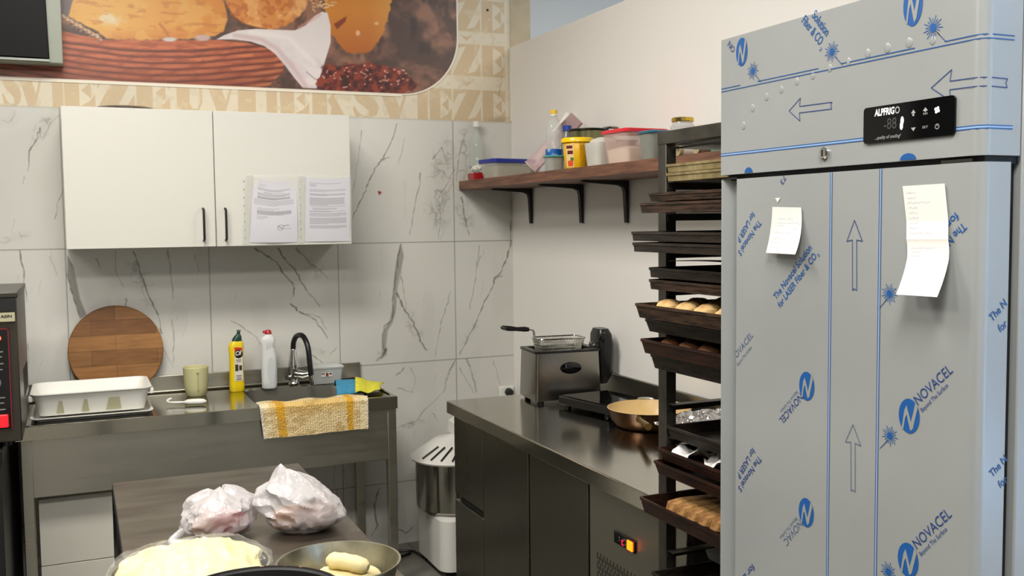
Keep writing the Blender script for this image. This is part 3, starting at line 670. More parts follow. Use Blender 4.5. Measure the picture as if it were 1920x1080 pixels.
obj('grip_rib', join(*[tube([(wxp-.012+.008*k, wyp-.0235, z0+.185+.002*k), (wxp-.010+.008*k, wyp-.0235, z0+.212)], .0014, 6) for k in range(5)]), MATS['white_hdpe_panel'], t)
# lidded box behind the faucet
t = thing('food_container', 'small clear plastic box with lid and a sticker behind the faucet', 'container', (-1.02, -.07, .86))
obj('body', tub(-1.012, -.075, z0, z0+.072, .13, .085, .15, .10, .0015, .012), mat('clear_box', (226, 228, 226), .12, alpha=.38, spec=.7), t)
obj('lid', loft([rr(-1.012, -.075, z0+.072, .156, .106, .014), rr(-1.012, -.075, z0+.079, .160, .11, .014), rr(-1.012, -.075, z0+.084, .148, .096, .012), rr(-1.012, -.075, z0+.089, .09, .05, .012)]), mat('clear_lid', (232, 234, 232), .15, alpha=.55, spec=.7), t)
st = obj('sticker', box(-1.044, -.992, -.1235, -.1215, z0+.034, z0+.054), mat('sticker_paper', (222, 216, 208), .5), t)
obj('sticker_print', join(box(-1.042, -1.027, -.1241, -.1236, z0+.046, z0+.051), box(-1.022, -1.010, -.1241, -.1236, z0+.036, z0+.052), box(-1.006, -.994, -.1241, -.1236, z0+.044, z0+.051)), MATS['dark_print'], st)
obj('sticker_strawberry', blob((-1.016, -.1243, z0+.042), (.005, .0006, .005), 2, .1, 3, 12, 6), mat('berry_print', (176, 40, 36), .5), st)

# sponge cloths lying over the sink edge
def cloth(pts, m, name, label, zf, hang=None):
    A, B, Cc, D = [Vector(p) for p in pts]
    def f(u, v):
        p = (A*(1-u)+B*u)*(1-v)+(D*(1-u)+Cc*u)*v
        p.z += zf(u, v); return p
    return obj(name, sheet(f, 24, 16), m, thick=.003, label=label, cat='cloth', recalc=False)
blue = mat('blue_sponge_cloth', (66, 146, 184), .9, bump=.4, bscale=220, var=.08, vscale=60)
yel = mat('yellow_sponge_cloth', (222, 214, 64), .9, bump=.4, bscale=220, var=.08, vscale=60)
P1 = [(-1.045, -.40, .905), (-.905, -.36, .922), (-.885, -.17, .885), (-1.0, -.17, .872)]
cloth([(-1.055, -.47, .862), (-.93, -.50, .872), (-.87, -.20, .872), (-1.0, -.18, .868)], blue, 'sponge_cloth', 'blue sponge cloth draped over the right end of the sink, under the yellow one', lambda u, v: .045*math.sin(PI*min(1, v*1.25))**.8*(1-.2*u))
cloth([(-.985, -.52, .870), (-.875, -.52, .870), (-.80, -.33, .874), (-.92, -.27, .876)], yel, 'sponge_cloth', 'yellow sponge cloth at the right end of the sink, on top of the blue one', lambda u, v: .045*math.sin(PI*min(1, v*1.1))*(1-.75*u)+.006*math.sin(u*9)*(1-v)+.006)

# towel over the front edge
TA, TB = at(486, 757, 'y', -.632), at(689, 742, 'y', -.632)
BA, BB = at(495, 823, 'y', -.634), at(689, 803, 'y', -.634)
def towel_pos(U, V):
    # U 0..1 across, V 0..1 from bottom edge of the front flap up and over to the back inside the bowl
    fl = np.clip(V/.74, 0, 1)
    xb = BA[0]+(BB[0]-BA[0])*U; zb = BA[2]+(BB[2]-BA[2])*U; xt = TA[0]+(TB[0]-TA[0])*U
    X = xb+(xt-xb)*fl; ztop = ZT+.008
    k = np.clip((V-.74)/.26, 0, 1)
    Z = zb+(ztop-zb)*fl; Y = -.642+.004*np.sin(U*23+V*3)*(1-fl*.5)+.005*np.sin(U*9+1)
    arcx = np.clip((V-.68)/.10, 0, 1)
    Y = Y+.02*np.sin(arcx*PI/2)+k*.075; Z = Z+.006*np.sin(arcx*PI)-k*0.0+.004*np.sin(U*17)*k
    return X, Y, Z
Tw = Canvas(0, 1, 0, 1, 1/260., (240, 226, 188), towel_pos)
u_, v_ = Tw.U, Tw.V
st1 = (np.sin(u_*2*PI*44) > 0)*.5*(np.abs(u_-.5) < .42); st2 = (np.sin(v_*2*PI*24) > 0)
Tw.blend(st1*1., (206, 160, 84)); Tw.blend(st2*.35, (226, 190, 120))
yb = np.clip((v_-.42)*3, 0, 1)*np.clip((.86-v_)*5, 0, 1)*np.clip((.9-u_)*12, 0, 1)*np.clip((u_-.05)*12, 0, 1)
Tw.blend(yb*.5, (216, 160, 46))
for a, b in ((.14, .22), (.80, .86)):
    Tw.blend(((u_ > a) & (u_ < b))*.85, (220, 160, 34))
Tw.blend(np.clip((Tw.fbm(.09, .09, seed=51)-.5)*3, 0, .45), (176, 140, 84)); Tw.blend((u_ < .02)*.8+(u_ > .985)*.8, (226, 216, 204)); Tw.blend((v_ < .012)*.5*1., (226, 212, 190))
tw = Tw.build('towel', mat('woven_towel', rough=.95, attr='paint', bump=.8, bscale=160), None, thick=.004, label='yellow and white checked kitchen towel hanging over the front edge of the sink', cat='towel')
del Tw

# cutting board
t0 = loft([[( -1.932+.196*math.cos(2*PI*k/72), y, 1.070+.196*math.sin(2*PI*k/72)) for k in range(72)] for y in (0, .022)])
board_m = brick_mat('glued_wood_blocks', (166, 116, 64), (118, 76, 38), (92, 58, 28), .27, .066, .0008, .45, .37, 'XZ', .3)
b_ = obj('cutting_board', tf(t0, lambda p: Vector((p.x, p.y-.06+(p.z-.874)*.09-.005, p.z-.003))), board_m, bevel=.004, label='round wooden cutting board leaning on the tiles behind the white tray', cat='cutting board')

# white dish tray
t = thing('dish_rack_tray', 'white plastic dish draining tray on the left end of the sink table', 'tray', (-2.035, -.36, .86))
tcx, tcy = -2.04, -.355
def RZ(S): return rot(S, 0, (tcx, tcy, 0))
obj('base_tray', RZ(tub(tcx, tcy, z0+.001, z0+.014, .42, .33, .44, .36, .003, .02, .004)), white_pl, t)
obj('basket', RZ(tub(tcx, tcy-.004, z0+.018, z0+.105, .385, .27, .43, .33, .003, .03, .007)), mat('white_bin_plastic', (233, 232, 226), .35, alpha=1), t)
win_m = mat('see_through_slot', (186, 182, 150), .4)
S = []
for dx, w1 in ((-.125, .022), (-.035, .022), (.055, .05)):
    yb0, yb1 = tcy-.004-.1365, tcy-.004-.156
    S.append(([(tcx+dx-.006, yb0-.003, z0+.026), (tcx+dx+w1, yb0-.003, z0+.026), (tcx+dx+w1-.006, yb1-.0035, z0+.078), (tcx+dx+.004, yb1-.0035, z0+.078)], [(0, 1, 2, 3)]))
for q in S: obj('drain_slot', q, win_m, t, smooth=False)
for q in (box(tcx+.213, tcx+.228, tcy-.15, tcy-.09, z0+.078, z0+.10), box(tcx-.228, tcx-.213, tcy-.15, tcy-.09, z0+.078, z0+.10)): obj('end_clip', q, white_pl, t, bevel=.003)
# beaker
jx, jy = -1.613, -.17
t = thing('measuring_beaker', 'yellowish translucent plastic beaker standing beside the cutting board', 'beaker', (jx, jy, .86))
obj('cup', lathe([(.038, z0), (.044, z0+.008), (.050, z0+.04), (.055, z0+.128), (.0535, z0+.130), (.0518, z0+.128), (.046, z0+.03), (.036, z0+.006)], jx, jy, 36), mat('yellowed_polypropylene', (214, 210, 160), .35, alpha=.88), t)
obj('grip_strip', join(tube([(jx+.002, jy-.052, z0+.112), (jx+.002, jy-.05, z0+.03)], .0035, 6), box(jx-.002, jx+.006, jy-.06, jy-.05, z0+.108, z0+.113)), mat('yellowed_edge', (190, 184, 138), .4), t)
# peeler
px0 = at(318, 757, 'z', .865); px1 = at(390, 757, 'z', .865); px0[1] = -.39; px1[1] = -.42
p0 = Vector((-1.748, -.385, .874)); p1 = Vector((-1.60, -.425, .874))
t = thing('peeler', 'white plastic peeler lying on the worktop in front of the beaker', 'peeler', p1)
e = (p1-p0)
obj('handle', tube([p0+e*.42, p0+e*.5, p0+e*.62, p0+e*.8, p0+e*.93, p1], .01, 12, [.006, .011, .0125, .013, .0115, .004]), white_pl, t)
obj('blade_arm', tube(smooth_path([p0+e*.45, p0+e*.3+Vector((0, .004, -.001)), p0+e*.12+Vector((0, .006, -.001)), p0+Vector((.002, .012, 0)), p0+Vector((-.002, .022, .006)), p0+Vector((.014, .03, .012))], 5), .005, 8), white_pl, t)

# ================================================================== oven with its stand at the left edge
t = thing('countertop_oven', 'dark stainless oven with black control panel at the left edge of the photo', 'oven', (-2.6, -.9, .86))
ox = -2.268
oven_m = mat('dark_oven_steel', (78, 74, 68), .35, .8, bump=.04, bscale=30, stretch=(1, 1, 8))
obj('housing', join(box(-3.05, ox, -1.0, -.42, .888, 1.376)), oven_m, t, bevel=.004)
obj('top_plate', box(-3.06, ox+.004, -1.005, -.415, 1.3765, 1.395), oven_m, t, bevel=.003)
obj('front_trim', box(-2.95, ox-.002, -1.012, -1.0005, 1.333, 1.376), black_matt, t)
pn = obj('control_panel', box(-2.7, ox-.028, -1.010, -1.0005, .935, 1.275), black_gloss, t, bevel=.002)
obj('red_outline', join(box(-2.7, ox-.027, -1.0125, -1.0105, 1.272, 1.275), box(ox-.030, ox-.027, -1.0125, -1.0105, .935, 1.275)), mat('red_outline_print', (120, 22, 34), .4), pn)
for z_, r_ in ((1.243, .009), ):
    obj('indicator_lamp', tf(lathe([(r_, 0), (r_, .006), (r_*.5, .009)], 0, 0, 20), lambda p: Vector((-2.327+p.x, -1.0105-p.z, z_+p.y))), mat('red_lamp', (255, 80, 50), .3, emis=(255, 70, 40), estr=3), pn)
obj('power_switch', box(-2.36, -2.307, -1.020, -1.0105, .942, .985), mat('red_switch', (200, 20, 26), .3, emis=(255, 20, 30), estr=1.2), pn, bevel=.003)
obj('rotary_knob', tf(lathe([(.02, 0), (.019, .014), (.0, .015)], 0, 0, 24), lambda p: Vector((-2.343+p.x, -1.0105-p.z, 1.093+p.y))), mat('grey_knob', (120, 118, 116), .3), pn)
obj('panel_marks', join(*[box(-2.345, -2.314-.004*(k % 2), -1.0115, -1.0106, z_, z_+.004) for k, z_ in enumerate((1.195, 1.178, 1.155, 1.135, 1.04, 1.022, 1.0))]), mat('dim_white_print', (120, 118, 116), .5), pn)
bd_ = obj('brand_badge', box(-2.36, ox-.006, -1.014, -1.0005, 1.298, 1.328), mat('badge_plate', (186, 182, 150), .4, .3), t)
obj('badge_lettering', text_shape('ASIN', (float(at(1, 600, 'y', -1.0146)[0]), -1.0146, 1.311), (1, 0, 0), (0, 0, 1), .034, .0095, bold=.03), mat('black_print', (18, 18, 20), .4), bd_, recalc=False)
obj('vent_slots', join(*[box(ox+.0005, ox+.002, -.75+.03*k, -.742+.03*k, 1.0, 1.1) for k in range(9)]), mat('slot_dark', (34, 32, 30), .5), t)
obj('foot', join(*[lathe([(.018, .868), (.016, .889)], x, y, 16) for x in (-2.32, -2.9) for y in (-.95, -.47)]), black_pl, t)
t = thing('oven_stand', 'dark cabinet stand under the oven at the left edge of the photo', 'stand', (-2.65, -.75, 0))
obj('cabinet', box(-3.1, -2.335, -1.02, -.06, .0, .82), mat('black_stand_paint', (10, 10, 10), .5), t, bevel=.003)
obj('top_plate', box(-3.1, -2.33, -1.03, -.06, .8205, .867), mat('dark_stand_top', (30, 29, 27), .4, .5), t, bevel=.002)

# drawer units below the sink table
def drawer_unit(x0, x1, label, grp):
    t = thing('drawer_unit', label, 'drawers', ((x0+x1)/2, -.35, 0), grp)
    y = -.545
    obj('carcass', box(x0, x1, y+.02, -.03, .0, .574), white_paint, t)
    obj('top_panel', box(x0-.002, x1+.002, y-.004, -.03, .5745, .576+.011), white_pl, t, bevel=.002)
    for a, b in ((.302, .564), (.036, .299)):
        obj('drawer', box(x0, x1, y, y+.0195, a, b), mat('drawer_white', (205, 202, 192), .4), t, bevel=.0015)
    return t
drawer_unit(-2.246, -1.983, 'white drawer unit under the left end of the sink table', None)
drawer_unit(-1.952, -1.69, 'white drawer unit under the sink table, mostly hidden behind the low steel table', None)

# ================================================================== low prep table in front
t = thing('prep_table', 'low dark steel work table with plastic bags and dough bowls on it', 'table', (-1.73, -2.4, 0))
px_0, px_1, py_0, py_1 = -2.004, -1.452, -3.45, -1.578
prep_m = mat('worn_dark_steel_top', (150, 144, 132), .36, .95, col2=(112, 102, 92), vscale=3, stretch=(1, 4, 1), vcontrast=(.4, .75))
obj('table_top', box(px_0, px_1, py_0, py_1, .815, .85), prep_m, t, bevel=.002)
obj('edge_lip', join(box(px_0-.001, px_0+.0005, py_0, py_1, .812, .8495)), black_matt, t)
for x in (px_0+.006, px_1-.046):
    for y in (py_0+.02, py_1-.06): obj('leg', box(x, x+.04, y, y+.04, 0, .815), black_matt, t, bevel=.002)
obj('lower_shelf', box(px_0+.01, px_1-.01, py_0+.03, py_1-.03, .2, .215), steel_dark, t)

# plastic bags
bag_m = mat('white_carrier_bag_plastic', (220, 217, 219), .25, alpha=.64, spec=.9, bump=.7, bscale=30, var=.04)
def bag(c, r, seed, name, label, content_col, apex, nfold):
    t = thing(name, label, 'plastic bag', (c[0], c[1], .85))
    from mathutils import noise as mn
    n, m_ = 96, 40; L = []
    for j in range(1, m_):
        v = j/m_; lp = []
        for i in range(n):
            a = 2*PI*i/n; d = Vector((math.cos(a), math.sin(a), v*2))
            prof = (math.sin(PI/2*min(1, (v+.06)/.34))**.6) if v < .3 else max(0, math.cos(PI/2*((v-.3)/.7)**1.7))**.62
            crease = 1-2.2*abs(mn.noise(Vector((math.cos(a)*nfold+seed*3, math.sin(a)*nfold, v*2.2))))
            lump = mn.noise(Vector((math.cos(a)*1.1+seed, math.sin(a)*1.1, v*2.4)))
            cr2 = 1-2.6*abs(mn.noise(Vector((math.cos(a)*3.3+seed, math.sin(a)*3.3+v*2, v*5))))
            q_ = prof*(1+.15*crease*(.4+v)+.26*lump+.06*cr2)
            k = max(0, v-.2)/.8; k = k*k*(3-2*k)
            z = r[2]*v*(1+.16*mn.noise(Vector((math.cos(a)*1.4, math.sin(a)*1.4, seed*2.3)))*(.3+v))
            sag = .10*max(0, -math.cos(a-apex[2]))*v
            x_ = c[0]+r[0]*q_*math.cos(a)+apex[0]*k; y_ = c[1]+r[1]*q_*math.sin(a)+apex[1]*k
            lp.append((x_+.003*mn.noise(Vector((x_*70, y_*70, v*8))), y_, .8512+z*(1-sag)))
        L.append(lp)
    obj('bag_film', loft(L), bag_m, t, ang=28)
    for k, (dx, dy, s, cc) in enumerate(content_col):
        obj('content', blob((c[0]+dx, c[1]+dy, .8515+s*.62), (s, s*.9, s*.6), k+seed, .12, 2, 22, 12), mat('bag_content_%s' % 'abcdef'[cc], [(214, 120, 110), (206, 140, 90), (170, 110, 80)][cc], .6), t)
    return t
b1 = bag((-1.778, -2.238), (.082, .072, .120), 3, 'plastic_bag', 'smaller white carrier bag, left one on the low steel table, with pinkish contents', [(.02, -.01, .05, 0), (-.03, .0, .045, 1), (.0, .03, .05, 0)], (.0, .01, 0), 1.9)
hl = smooth_path([(-1.80, -2.245, .90), (-1.845, -2.245, .888), (-1.882, -2.25, .866), (-1.893, -2.262, .857), (-1.87, -2.272, .854), (-1.83, -2.262, .858), (-1.80, -2.25, .868)], 6)
obj('bag_handle', tf(tube(hl, .009, 10), lambda p: p), bag_m, b1)
b2 = bag((-1.582, -2.278), (.090, .080, .148), 8, 'plastic_bag', 'larger white carrier bag, right one on the low steel table', [(.03, -.01, .055, 2), (-.03, .01, .05, 1), (.05, .02, .04, 1)], (-.045, .02, 0), 1.7)

# bowls with dough
dbx, dby, dbr = -1.894, -2.735, .148
steel_bowl = mat('spun_steel_bowl', (188, 186, 172), .3, 1, bump=.04, bscale=40, var=.15, vscale=30)
obj('mixing_bowl', lathe([(.09, .8505), (.11, .86), (.135, .89), (dbr, .946), (dbr+.004, .948), (dbr+.003, .951), (dbr-.003, .950), (.131, .892), (.105, .864), (.06, .8545)], dbx, dby, 64), steel_bowl, label='steel bowl at the bottom left of the photo holding dough wrapped in film', cat='bowl')
from mathutils import noise as mnz
def film_z(x, y):
    R_ = math.hypot(x-dbx, y-dby); v = R_/.156
    d = Vector(((x-dbx)*18, (y-dby)*18, 1))
    z = .992-.040*v**2+.010*mnz.noise(d*.55+Vector((3, 1, 0)))+.008*(1-2.5*abs(mnz.noise(d*1.2)))+.004*mnz.noise(d*3)
    if v > .93: z -= (v-.93)*.42
    return max(z, .953)
dgh = blob((dbx, dby, .930), (.140, .138, .075), 4, .10, 2.2, 110, 60)
def dl(p):
    p = p.copy(); q = Vector((p.x-dbx, p.y-dby)); R_ = q.length
    lim = .100 if p.z < .88 else (.118 if p.z < .91 else .134)
    if R_ > lim and p.z < .948: q *= lim/R_; p.x = dbx+q.x; p.y = dby+q.y
    top = film_z(p.x, p.y)-.006-.010*max(0, mnz.noise(Vector((p.x*22, p.y*9+p.x*14, 5))))
    p.z = min(max(p.z, .872), top); return p
dgh = tf(dgh, dl)
obj('dough_mass', dgh, dough_m, label='big lump of pale dough under clear film in the left bowl', cat='dough', ang=60)
def film(u, v):
    a = 2*PI*u; R_ = v*.156
    rx = R_*(1+.05*mnz.noise(Vector((math.cos(a)*3, math.sin(a)*3, 4))))
    x, y = dbx+rx*math.cos(a), dby+rx*math.sin(a)
    return (x, y, film_z(x, y)+.001)
film_m = mat('clear_crinkled_film', (255, 253, 246), .08, alpha=.09, spec=1, bump=.8, bscale=30)
obj('plastic_film', sheet(film, 120, 40), film_m, label='crinkled clear plastic film over the dough in the left bowl', cat='plastic film', recalc=False, ang=25)

rbx, rby = -1.627, -2.832
obj('tapered_pan', lathe([(.086, .8505), (.090, .8515), (.119, .948), (.1225, .9495), (.122, .952), (.118, .9515), (.088, .856), (.02, .8545)], rbx, rby, 72), mat('worn_aluminium', (196, 192, 172), .36, 1, bump=.05, bscale=30, var=.2, vscale=22), label='round aluminium pan with rolled dough strips, right of the wrapped dough', cat='pan')
rolls = [((-.052, .040), (.035, -.040), .0165, .902), ((-.025, .062), (.066, -.020), .0165, .903), ((.004, .078), (.086, .008), .0155, .904), ((-.082, .020), (-.01, -.052), .0165, .901), ((-.012, .045), (.055, -.016), .0165, .934)]
rl = 'pale rolled dough strips lying in the aluminium pan'
for k, (a, b, r_, z_) in enumerate(rolls):
    A = Vector((rbx+a[0], rby+a[1], z_)); B = Vector((rbx+b[0], rby+b[1], z_-.006)); L_ = []
    n = 12
    P = [A.lerp(B, i/n)+Vector((0, 0, .006+.004*math.sin(PI*i/n))) for i in range(n+1)]
    rs = [r_*min(1, .45+1.6*math.sin(PI*min(i/n, .5) if i < n/2 else PI*(1-i/n)))*(1+.04*math.sin(i*2+k)) for i in range(n+1)]
    obj('dough_roll', tube(P, r_, 14, rs), dough_m, label=rl, cat='dough', group='dough rolls in the aluminium pan')
# bottom layer that carries the rolls
obj('dough_sheet', loft([rr(rbx, rby, .8552, .13, .12, .05), rr(rbx, rby, .875, .15, .14, .06), rr(rbx, rby, .884, .135, .125, .05)]), dough_m, label='flat piece of dough on the bottom of the aluminium pan, under the rolls', cat='dough')
# black pot at the bottom edge
FP = at(492, 1063, 'z', 1.0); pc = (float(FP[0])-.036, float(FP[1])-.146)
pot = thing('black_pan', 'black pan with a worn rim in front of the two dough bowls', 'pan', (pc[0], pc[1], .85))
obj('body', lathe([(.115, .8505), (.128, .856), (.141, .995), (.146, 1.0), (.144, 1.003), (.138, .998), (.124, .862), (.06, .858)], pc[0], pc[1], 72), black_matt, pot)
obj('worn_rim', lathe([(.1455, 1.0022), (.1465, 1.0035), (.143, 1.0042), (.142, 1.0032)], pc[0], pc[1], 72, False, False), mat('charred_rim', (30, 18, 14), .8, col2=(190, 150, 120), vscale=60, vcontrast=(.60, .66)), pot)

# ================================================================== spiral mixer in the corner
mx_, my_ = -.475, -.385
t = thing('dough_mixer', 'white spiral dough mixer with a steel bowl in the corner behind the counter', 'mixer', (mx_, my_, 0))
obj('base', loft([rr(mx_+.06, my_+.0, .03, .40, .40, .06), rr(mx_+.06, my_, .262, .40, .40, .06), rr(mx_+.06, my_, .272, .37, .37, .05)]), mat('white_machine_enamel', (222, 220, 214), .35), t)
obj('bowl', lathe([(.12, .262), (.165, .268), (.187, .29), (.189, .36), (.189, .515), (.186, .515), (.18, .3), (.1, .275)], mx_, my_, 56), mat('polished_bowl_steel', (175, 173, 165), .14, 1), t)
S = lathe([(.196, .516), (.199, .521), (.12, .572), (.10, .60), (0, .604)], mx_, my_, 56)
S2 = lathe([(.21, .512), (.215, .52), (.10, .60), (0, .62)], mx_, my_, 56)
sw = [(-.205, .53), (-.135, .60), (0, .66), (.18, .66), (.18, .53)]
gd = obj('bowl_guard', S2, MATS['white_machine_enamel'], t)
slots = []
for k in range(5):
    a0 = math.radians(200+k*15); r0, r1 = .205, .125
    z0_, z1_ = .528, .590
    P = Vector((mx_+r0*math.cos(a0), my_+r0*math.sin(a0), z0_+.004)); Q = Vector((mx_+r1*math.cos(a0+.28), my_+r1*math.sin(a0+.28), z1_+.0))
    slots.append(tube([P.lerp(Q, .06), P.lerp(Q, .9)], .0042, 6))
obj('guard_slot', join(*slots), mat('slot_black', (14, 13, 12), .6), gd)
obj('head', loft([rr(mx_+.12, my_+.05, .612, .24, .20, .04), rr(mx_+.13, my_+.06, .66, .24, .2, .05), rr(mx_+.14, my_+.06, .69, .18, .15, .04)]), MATS['white_machine_enamel'], t)
obj('column', loft([rr(mx_+.235, my_+.03, .272, .10, .30, .03), rr(mx_+.235, my_+.03, .69, .10, .24, .03)]), MATS['white_machine_enamel'], t)
obj('castor', join(*[tf(lathe([(.018, -.01), (.018, .01)], 0, 0, 18), lambda p, X=x, Y=y: Vector((X+p.z, Y+p.x, .018+p.y))) for x in (mx_-.1, mx_+.2) for y in (my_-.15, my_+.15)]), black_pl, t)
obj('floor_cable', tube(smooth_path([(-.86, -.05, .007), (-.78, -.07, .007), (-.70, -.12, .007), (-.62, -.16, .007), (-.60, -.30, .007)], 6), .0065, 8), black_pl, label='thin black floor cable running nearest to the tiles, left of the mixer', cat='cable')
obj('floor_cable', tube(smooth_path([(-.87, -.17, .0075), (-.80, -.22, .0075), (-.73, -.22, .0075), (-.64, -.18, .0075)], 6), .007, 8), black_pl, label='thicker black floor cable left of the mixer, farther from the tiles', cat='cable')
obj('floor_cloth', tf(blob((-.70, -.66, .022), (.11, .03, .020), 5, .5, 4, 60, 14), lambda p: p), mat('black_rag', (16, 16, 18), .9), label='crumpled black cloth on the floor in front of the mixer', cat='cloth')
t = thing('wall_socket', 'white wall socket with a black plug on the tiles behind the counter corner', 'socket', (-.045, 0, .74))
obj('plate', box(-.088, -.006, -.014, -.002, .705, .757), white_pl, t, bevel=.003)
obj('plug', tf(lathe([(.021, 0), (.021, .02), (.014, .034)], 0, 0, 24), lambda p: Vector((-.038+p.x, -.0145-p.z, .727+p.y))), black_pl, t)

# ================================================================== refrigerated counter
CX, CY0, CY1, CZ = -.688, -2.60, -.862, .872
t = thing('refrigerated_counter', 'stainless refrigerated counter along the right wall with the fryer and pans on it', 'counter', (-.34, -1.7, 0))
obj('worktop', join(box(CX, -.003, CY0, CY1, CZ-.052, CZ)), steel_top, t, bevel=.004)
obj('backsplash', box(-.022, -.003, CY0, CY1, CZ+.0005, .968), steel_dark, t, bevel=.004)
fx0 = CX+.028
obj('body', box(fx0+.022, -.01, CY0+.01, CY1-.012, .10, CZ-.0525), steel_dark, t)
obj('foot', join(*[lathe([(.022, 0), (.02, .1)], x, y, 16) for x in (CX+.09, -.06) for y in (CY0+.06, (CY0+CY1)/2, CY1-.06)]), black_pl, t)
front_m = mat('dark_door_steel', (128, 125, 114), .24, 1, rvar=.10, vscale=2.5)
def ys(px, py=900): return float(at(px, py, 'x', fx0)[1])
ya, yb_, yc, yd, ye = CY1-.012, ys(905.5), ys(991), ys(1105), ys(1231)
dr_top = float(at(870, 800, 'x', fx0)[2])
zt_ = CZ-.062
obj('drawer', box(fx0, fx0+.02, yb_+.003, ya, .485, zt_), front_m, t, bevel=.002, label='upper drawer front')
obj('drawer', box(fx0, fx0+.02, yb_+.003, ya, .12, .455), front_m, t, bevel=.002, label='lower drawer front')
obj('drawer_grip', join(box(fx0+.010, fx0+.0215, yb_+.003, ya-.05, .4555, .4845), box(fx0+.008, fx0+.0215, yb_+.003, ya, zt_+.001, CZ-.054)), black_matt, t)
obj('door', box(fx0, fx0+.02, yc+.005, yb_-.004, .12, zt_), front_m, t, bevel=.002)
obj('door', box(fx0, fx0+.02, yd+.012, yc-.008, .12, zt_), front_m, t, bevel=.002)
obj('door_gap', join(box(fx0+.012, fx0+.0215, yc-.008, yc+.005, .1, zt_), box(fx0+.012, fx0+.0215, yd+.004, yd+.012, .1, zt_), box(fx0+.012, fx0+.0215, yb_-.004, yb_+.003, .1, zt_), box(fx0+.010, fx0+.0215, yd, yb_, zt_+.001, CZ-.054)), black_matt, t)
pnl = obj('compressor_panel', box(fx0, fx0+.02, CY0+.045, yd-.001, .12, zt_), mat('machine_room_steel', (168, 165, 153), .4, 1), t, bevel=.002)
obj('end_post', box(fx0-.002, fx0+.02, CY0, CY0+.042, .1, zt_), steel, t, bevel=.002)
c0 = at(1154, 995, 'x', fx0); c1 = at(1193, 1035, 'x', fx0)
y0c, y1c = float(c1[1]), float(c0[1]); zc = float(at(1174, 1016, 'x', fx0)[2])
ctl = obj('controller', box(fx0-.006, fx0-.0003, y0c, y1c, zc-.018, zc+.018), black_gloss, pnl, bevel=.002)
tb = y0c+(y1c-y0c)*.34
obj('rocker_switch', box(fx0-.011, fx0-.0065, y0c+.006, tb-.004, zc-.014, zc+.014), mat('lit_orange_switch', (255, 120, 20), .3, emis=(255, 92, 8), estr=3.2), ctl, bevel=.002)
obj('display_digit', join(box(fx0-.0068, fx0-.0062, tb+.022, tb+.030, zc+.000, zc+.003), box(fx0-.0068, fx0-.0062, tb+.028, tb+.031, zc-.009, zc), box(fx0-.0068, fx0-.0062, tb+.020, tb+.030, zc-.012, zc-.009)), mat('red_digit', (255, 30, 60), .3, emis=(255, 20, 60), estr=1.5), ctl)
obj('button', join(*[box(fx0-.0068, fx0-.0062, tb+.008+a, tb+.012+a, zc+b, zc+b+.003) for a, b in ((0, .006), (0, -.008), (.008, .006), (.034, -.004), (.034, .004))]), mat('dim_white_print', (120, 118, 116), .5), ctl)
vs_ = []
va, vb = float(at(1120, 1050, 'x', fx0)[1]), float(at(1182, 1080, 'x', fx0)[1])
for r_ in range(6):
    k = 0; y = va
    while y > vb-.12:
        vs_.append(box(fx0-.0006, fx0+.0002, y-.0035, y, .587-.030*r_-.012*(k % 2), .587-.030*r_-.012*(k % 2)+.022)); y -= .010; k += 1
obj('vent_grille', join(*vs_), mat('slot_black', (14, 13, 12), .6), pnl)

# ---- deep fryer
fA = rr
fcx, fcy = -.243, -1.03
t = thing('deep_fryer', 'stainless deep fryer with its wire basket raised, on the far end of the counter', 'fryer', (fcx, fcy, CZ))
FR = -.10
def Rf(S): return rot(S, FR, (fcx, fcy, 0))
zb_, zt2 = CZ+.012, CZ+.205
fw, fd = .29, .21
obj('housing', Rf(loft([rr(fcx, fcy, zb_, fw, fd, .012), rr(fcx, fcy, zt2, fw-.012, fd-.012, .012)])), mat('fryer_steel', (150, 147, 140), .22, 1), t, ang=25)
obj('black_frame', Rf(loft([rr(fcx, fcy, zt2, fw-.004, fd-.004, .014), rr(fcx, fcy, zt2+.01, fw-.004, fd-.004, .014), rr(fcx, fcy, zt2+.01, fw-.05, fd-.05, .014), rr(fcx, fcy, zt2-.02, fw-.06, fd-.06, .014)])), black_pl, t)
obj('foot', Rf(join(*[lathe([(.014, CZ+.0008), (.012, zb_)], fcx+a*.115, fcy+b*.08, 14) for a in (-1, 1) for b in (-1, 1)])), black_pl, t)
obj('oval_window', Rf(loft([[(fcx+.01+.046*s*math.cos(k*PI/20), fcy-fd/2-d+.004, CZ+.142+.024*s*math.sin(k*PI/20)) for k in range(40)] for s, d in ((1, 0), (1, .0035), (.85, .006))])), black_gloss, t)
# basket of woven wire
bz0, bz1 = zt2-.02, zt2+.052
bxw, byw = .205, .115
def ring(z, w, d, r=.022): return [Vector(p) for p in rr(fcx-.005, fcy, z, w, d, r, 5)]
R1 = ring(bz1, bxw, byw); R1.append(R1[0]); R0 = ring(bz0, bxw-.03, byw-.02)
wires = [tube(R1, .0028, 6)]
bas_p = obj('fry_basket', Rf(wires[0]), chrome, t)
mesh_w = []
def side_pts(k, n=72):
    top = ring(bz1, bxw, byw); bot = ring(bz0, bxw-.03, byw-.02); m = len(top)
    def s(P, q):
        L_ = [0]
        for i in range(m): L_.append(L_[-1]+(P[(i+1) % m]-P[i]).length)
        q = (q % 1)*L_[-1]
        for i in range(m):
            if L_[i+1] >= q: return P[i].lerp(P[(i+1) % m], (q-L_[i])/(L_[i+1]-L_[i]+1e-9))
        return P[0]
    return s(bot, k/n), s(top, k/n), s
for k in range(76):
    _, _, s = side_pts(0)
    b0 = s(ring(bz0, bxw-.03, byw-.02), k/76); t1 = s(ring(bz1, bxw, byw), (k+3.2)/76); t2_ = s(ring(bz1, bxw, byw), (k-3.2)/76)
    mesh_w += [tube([b0, t1], .0010, 4), tube([b0, t2_], .0010, 4)]
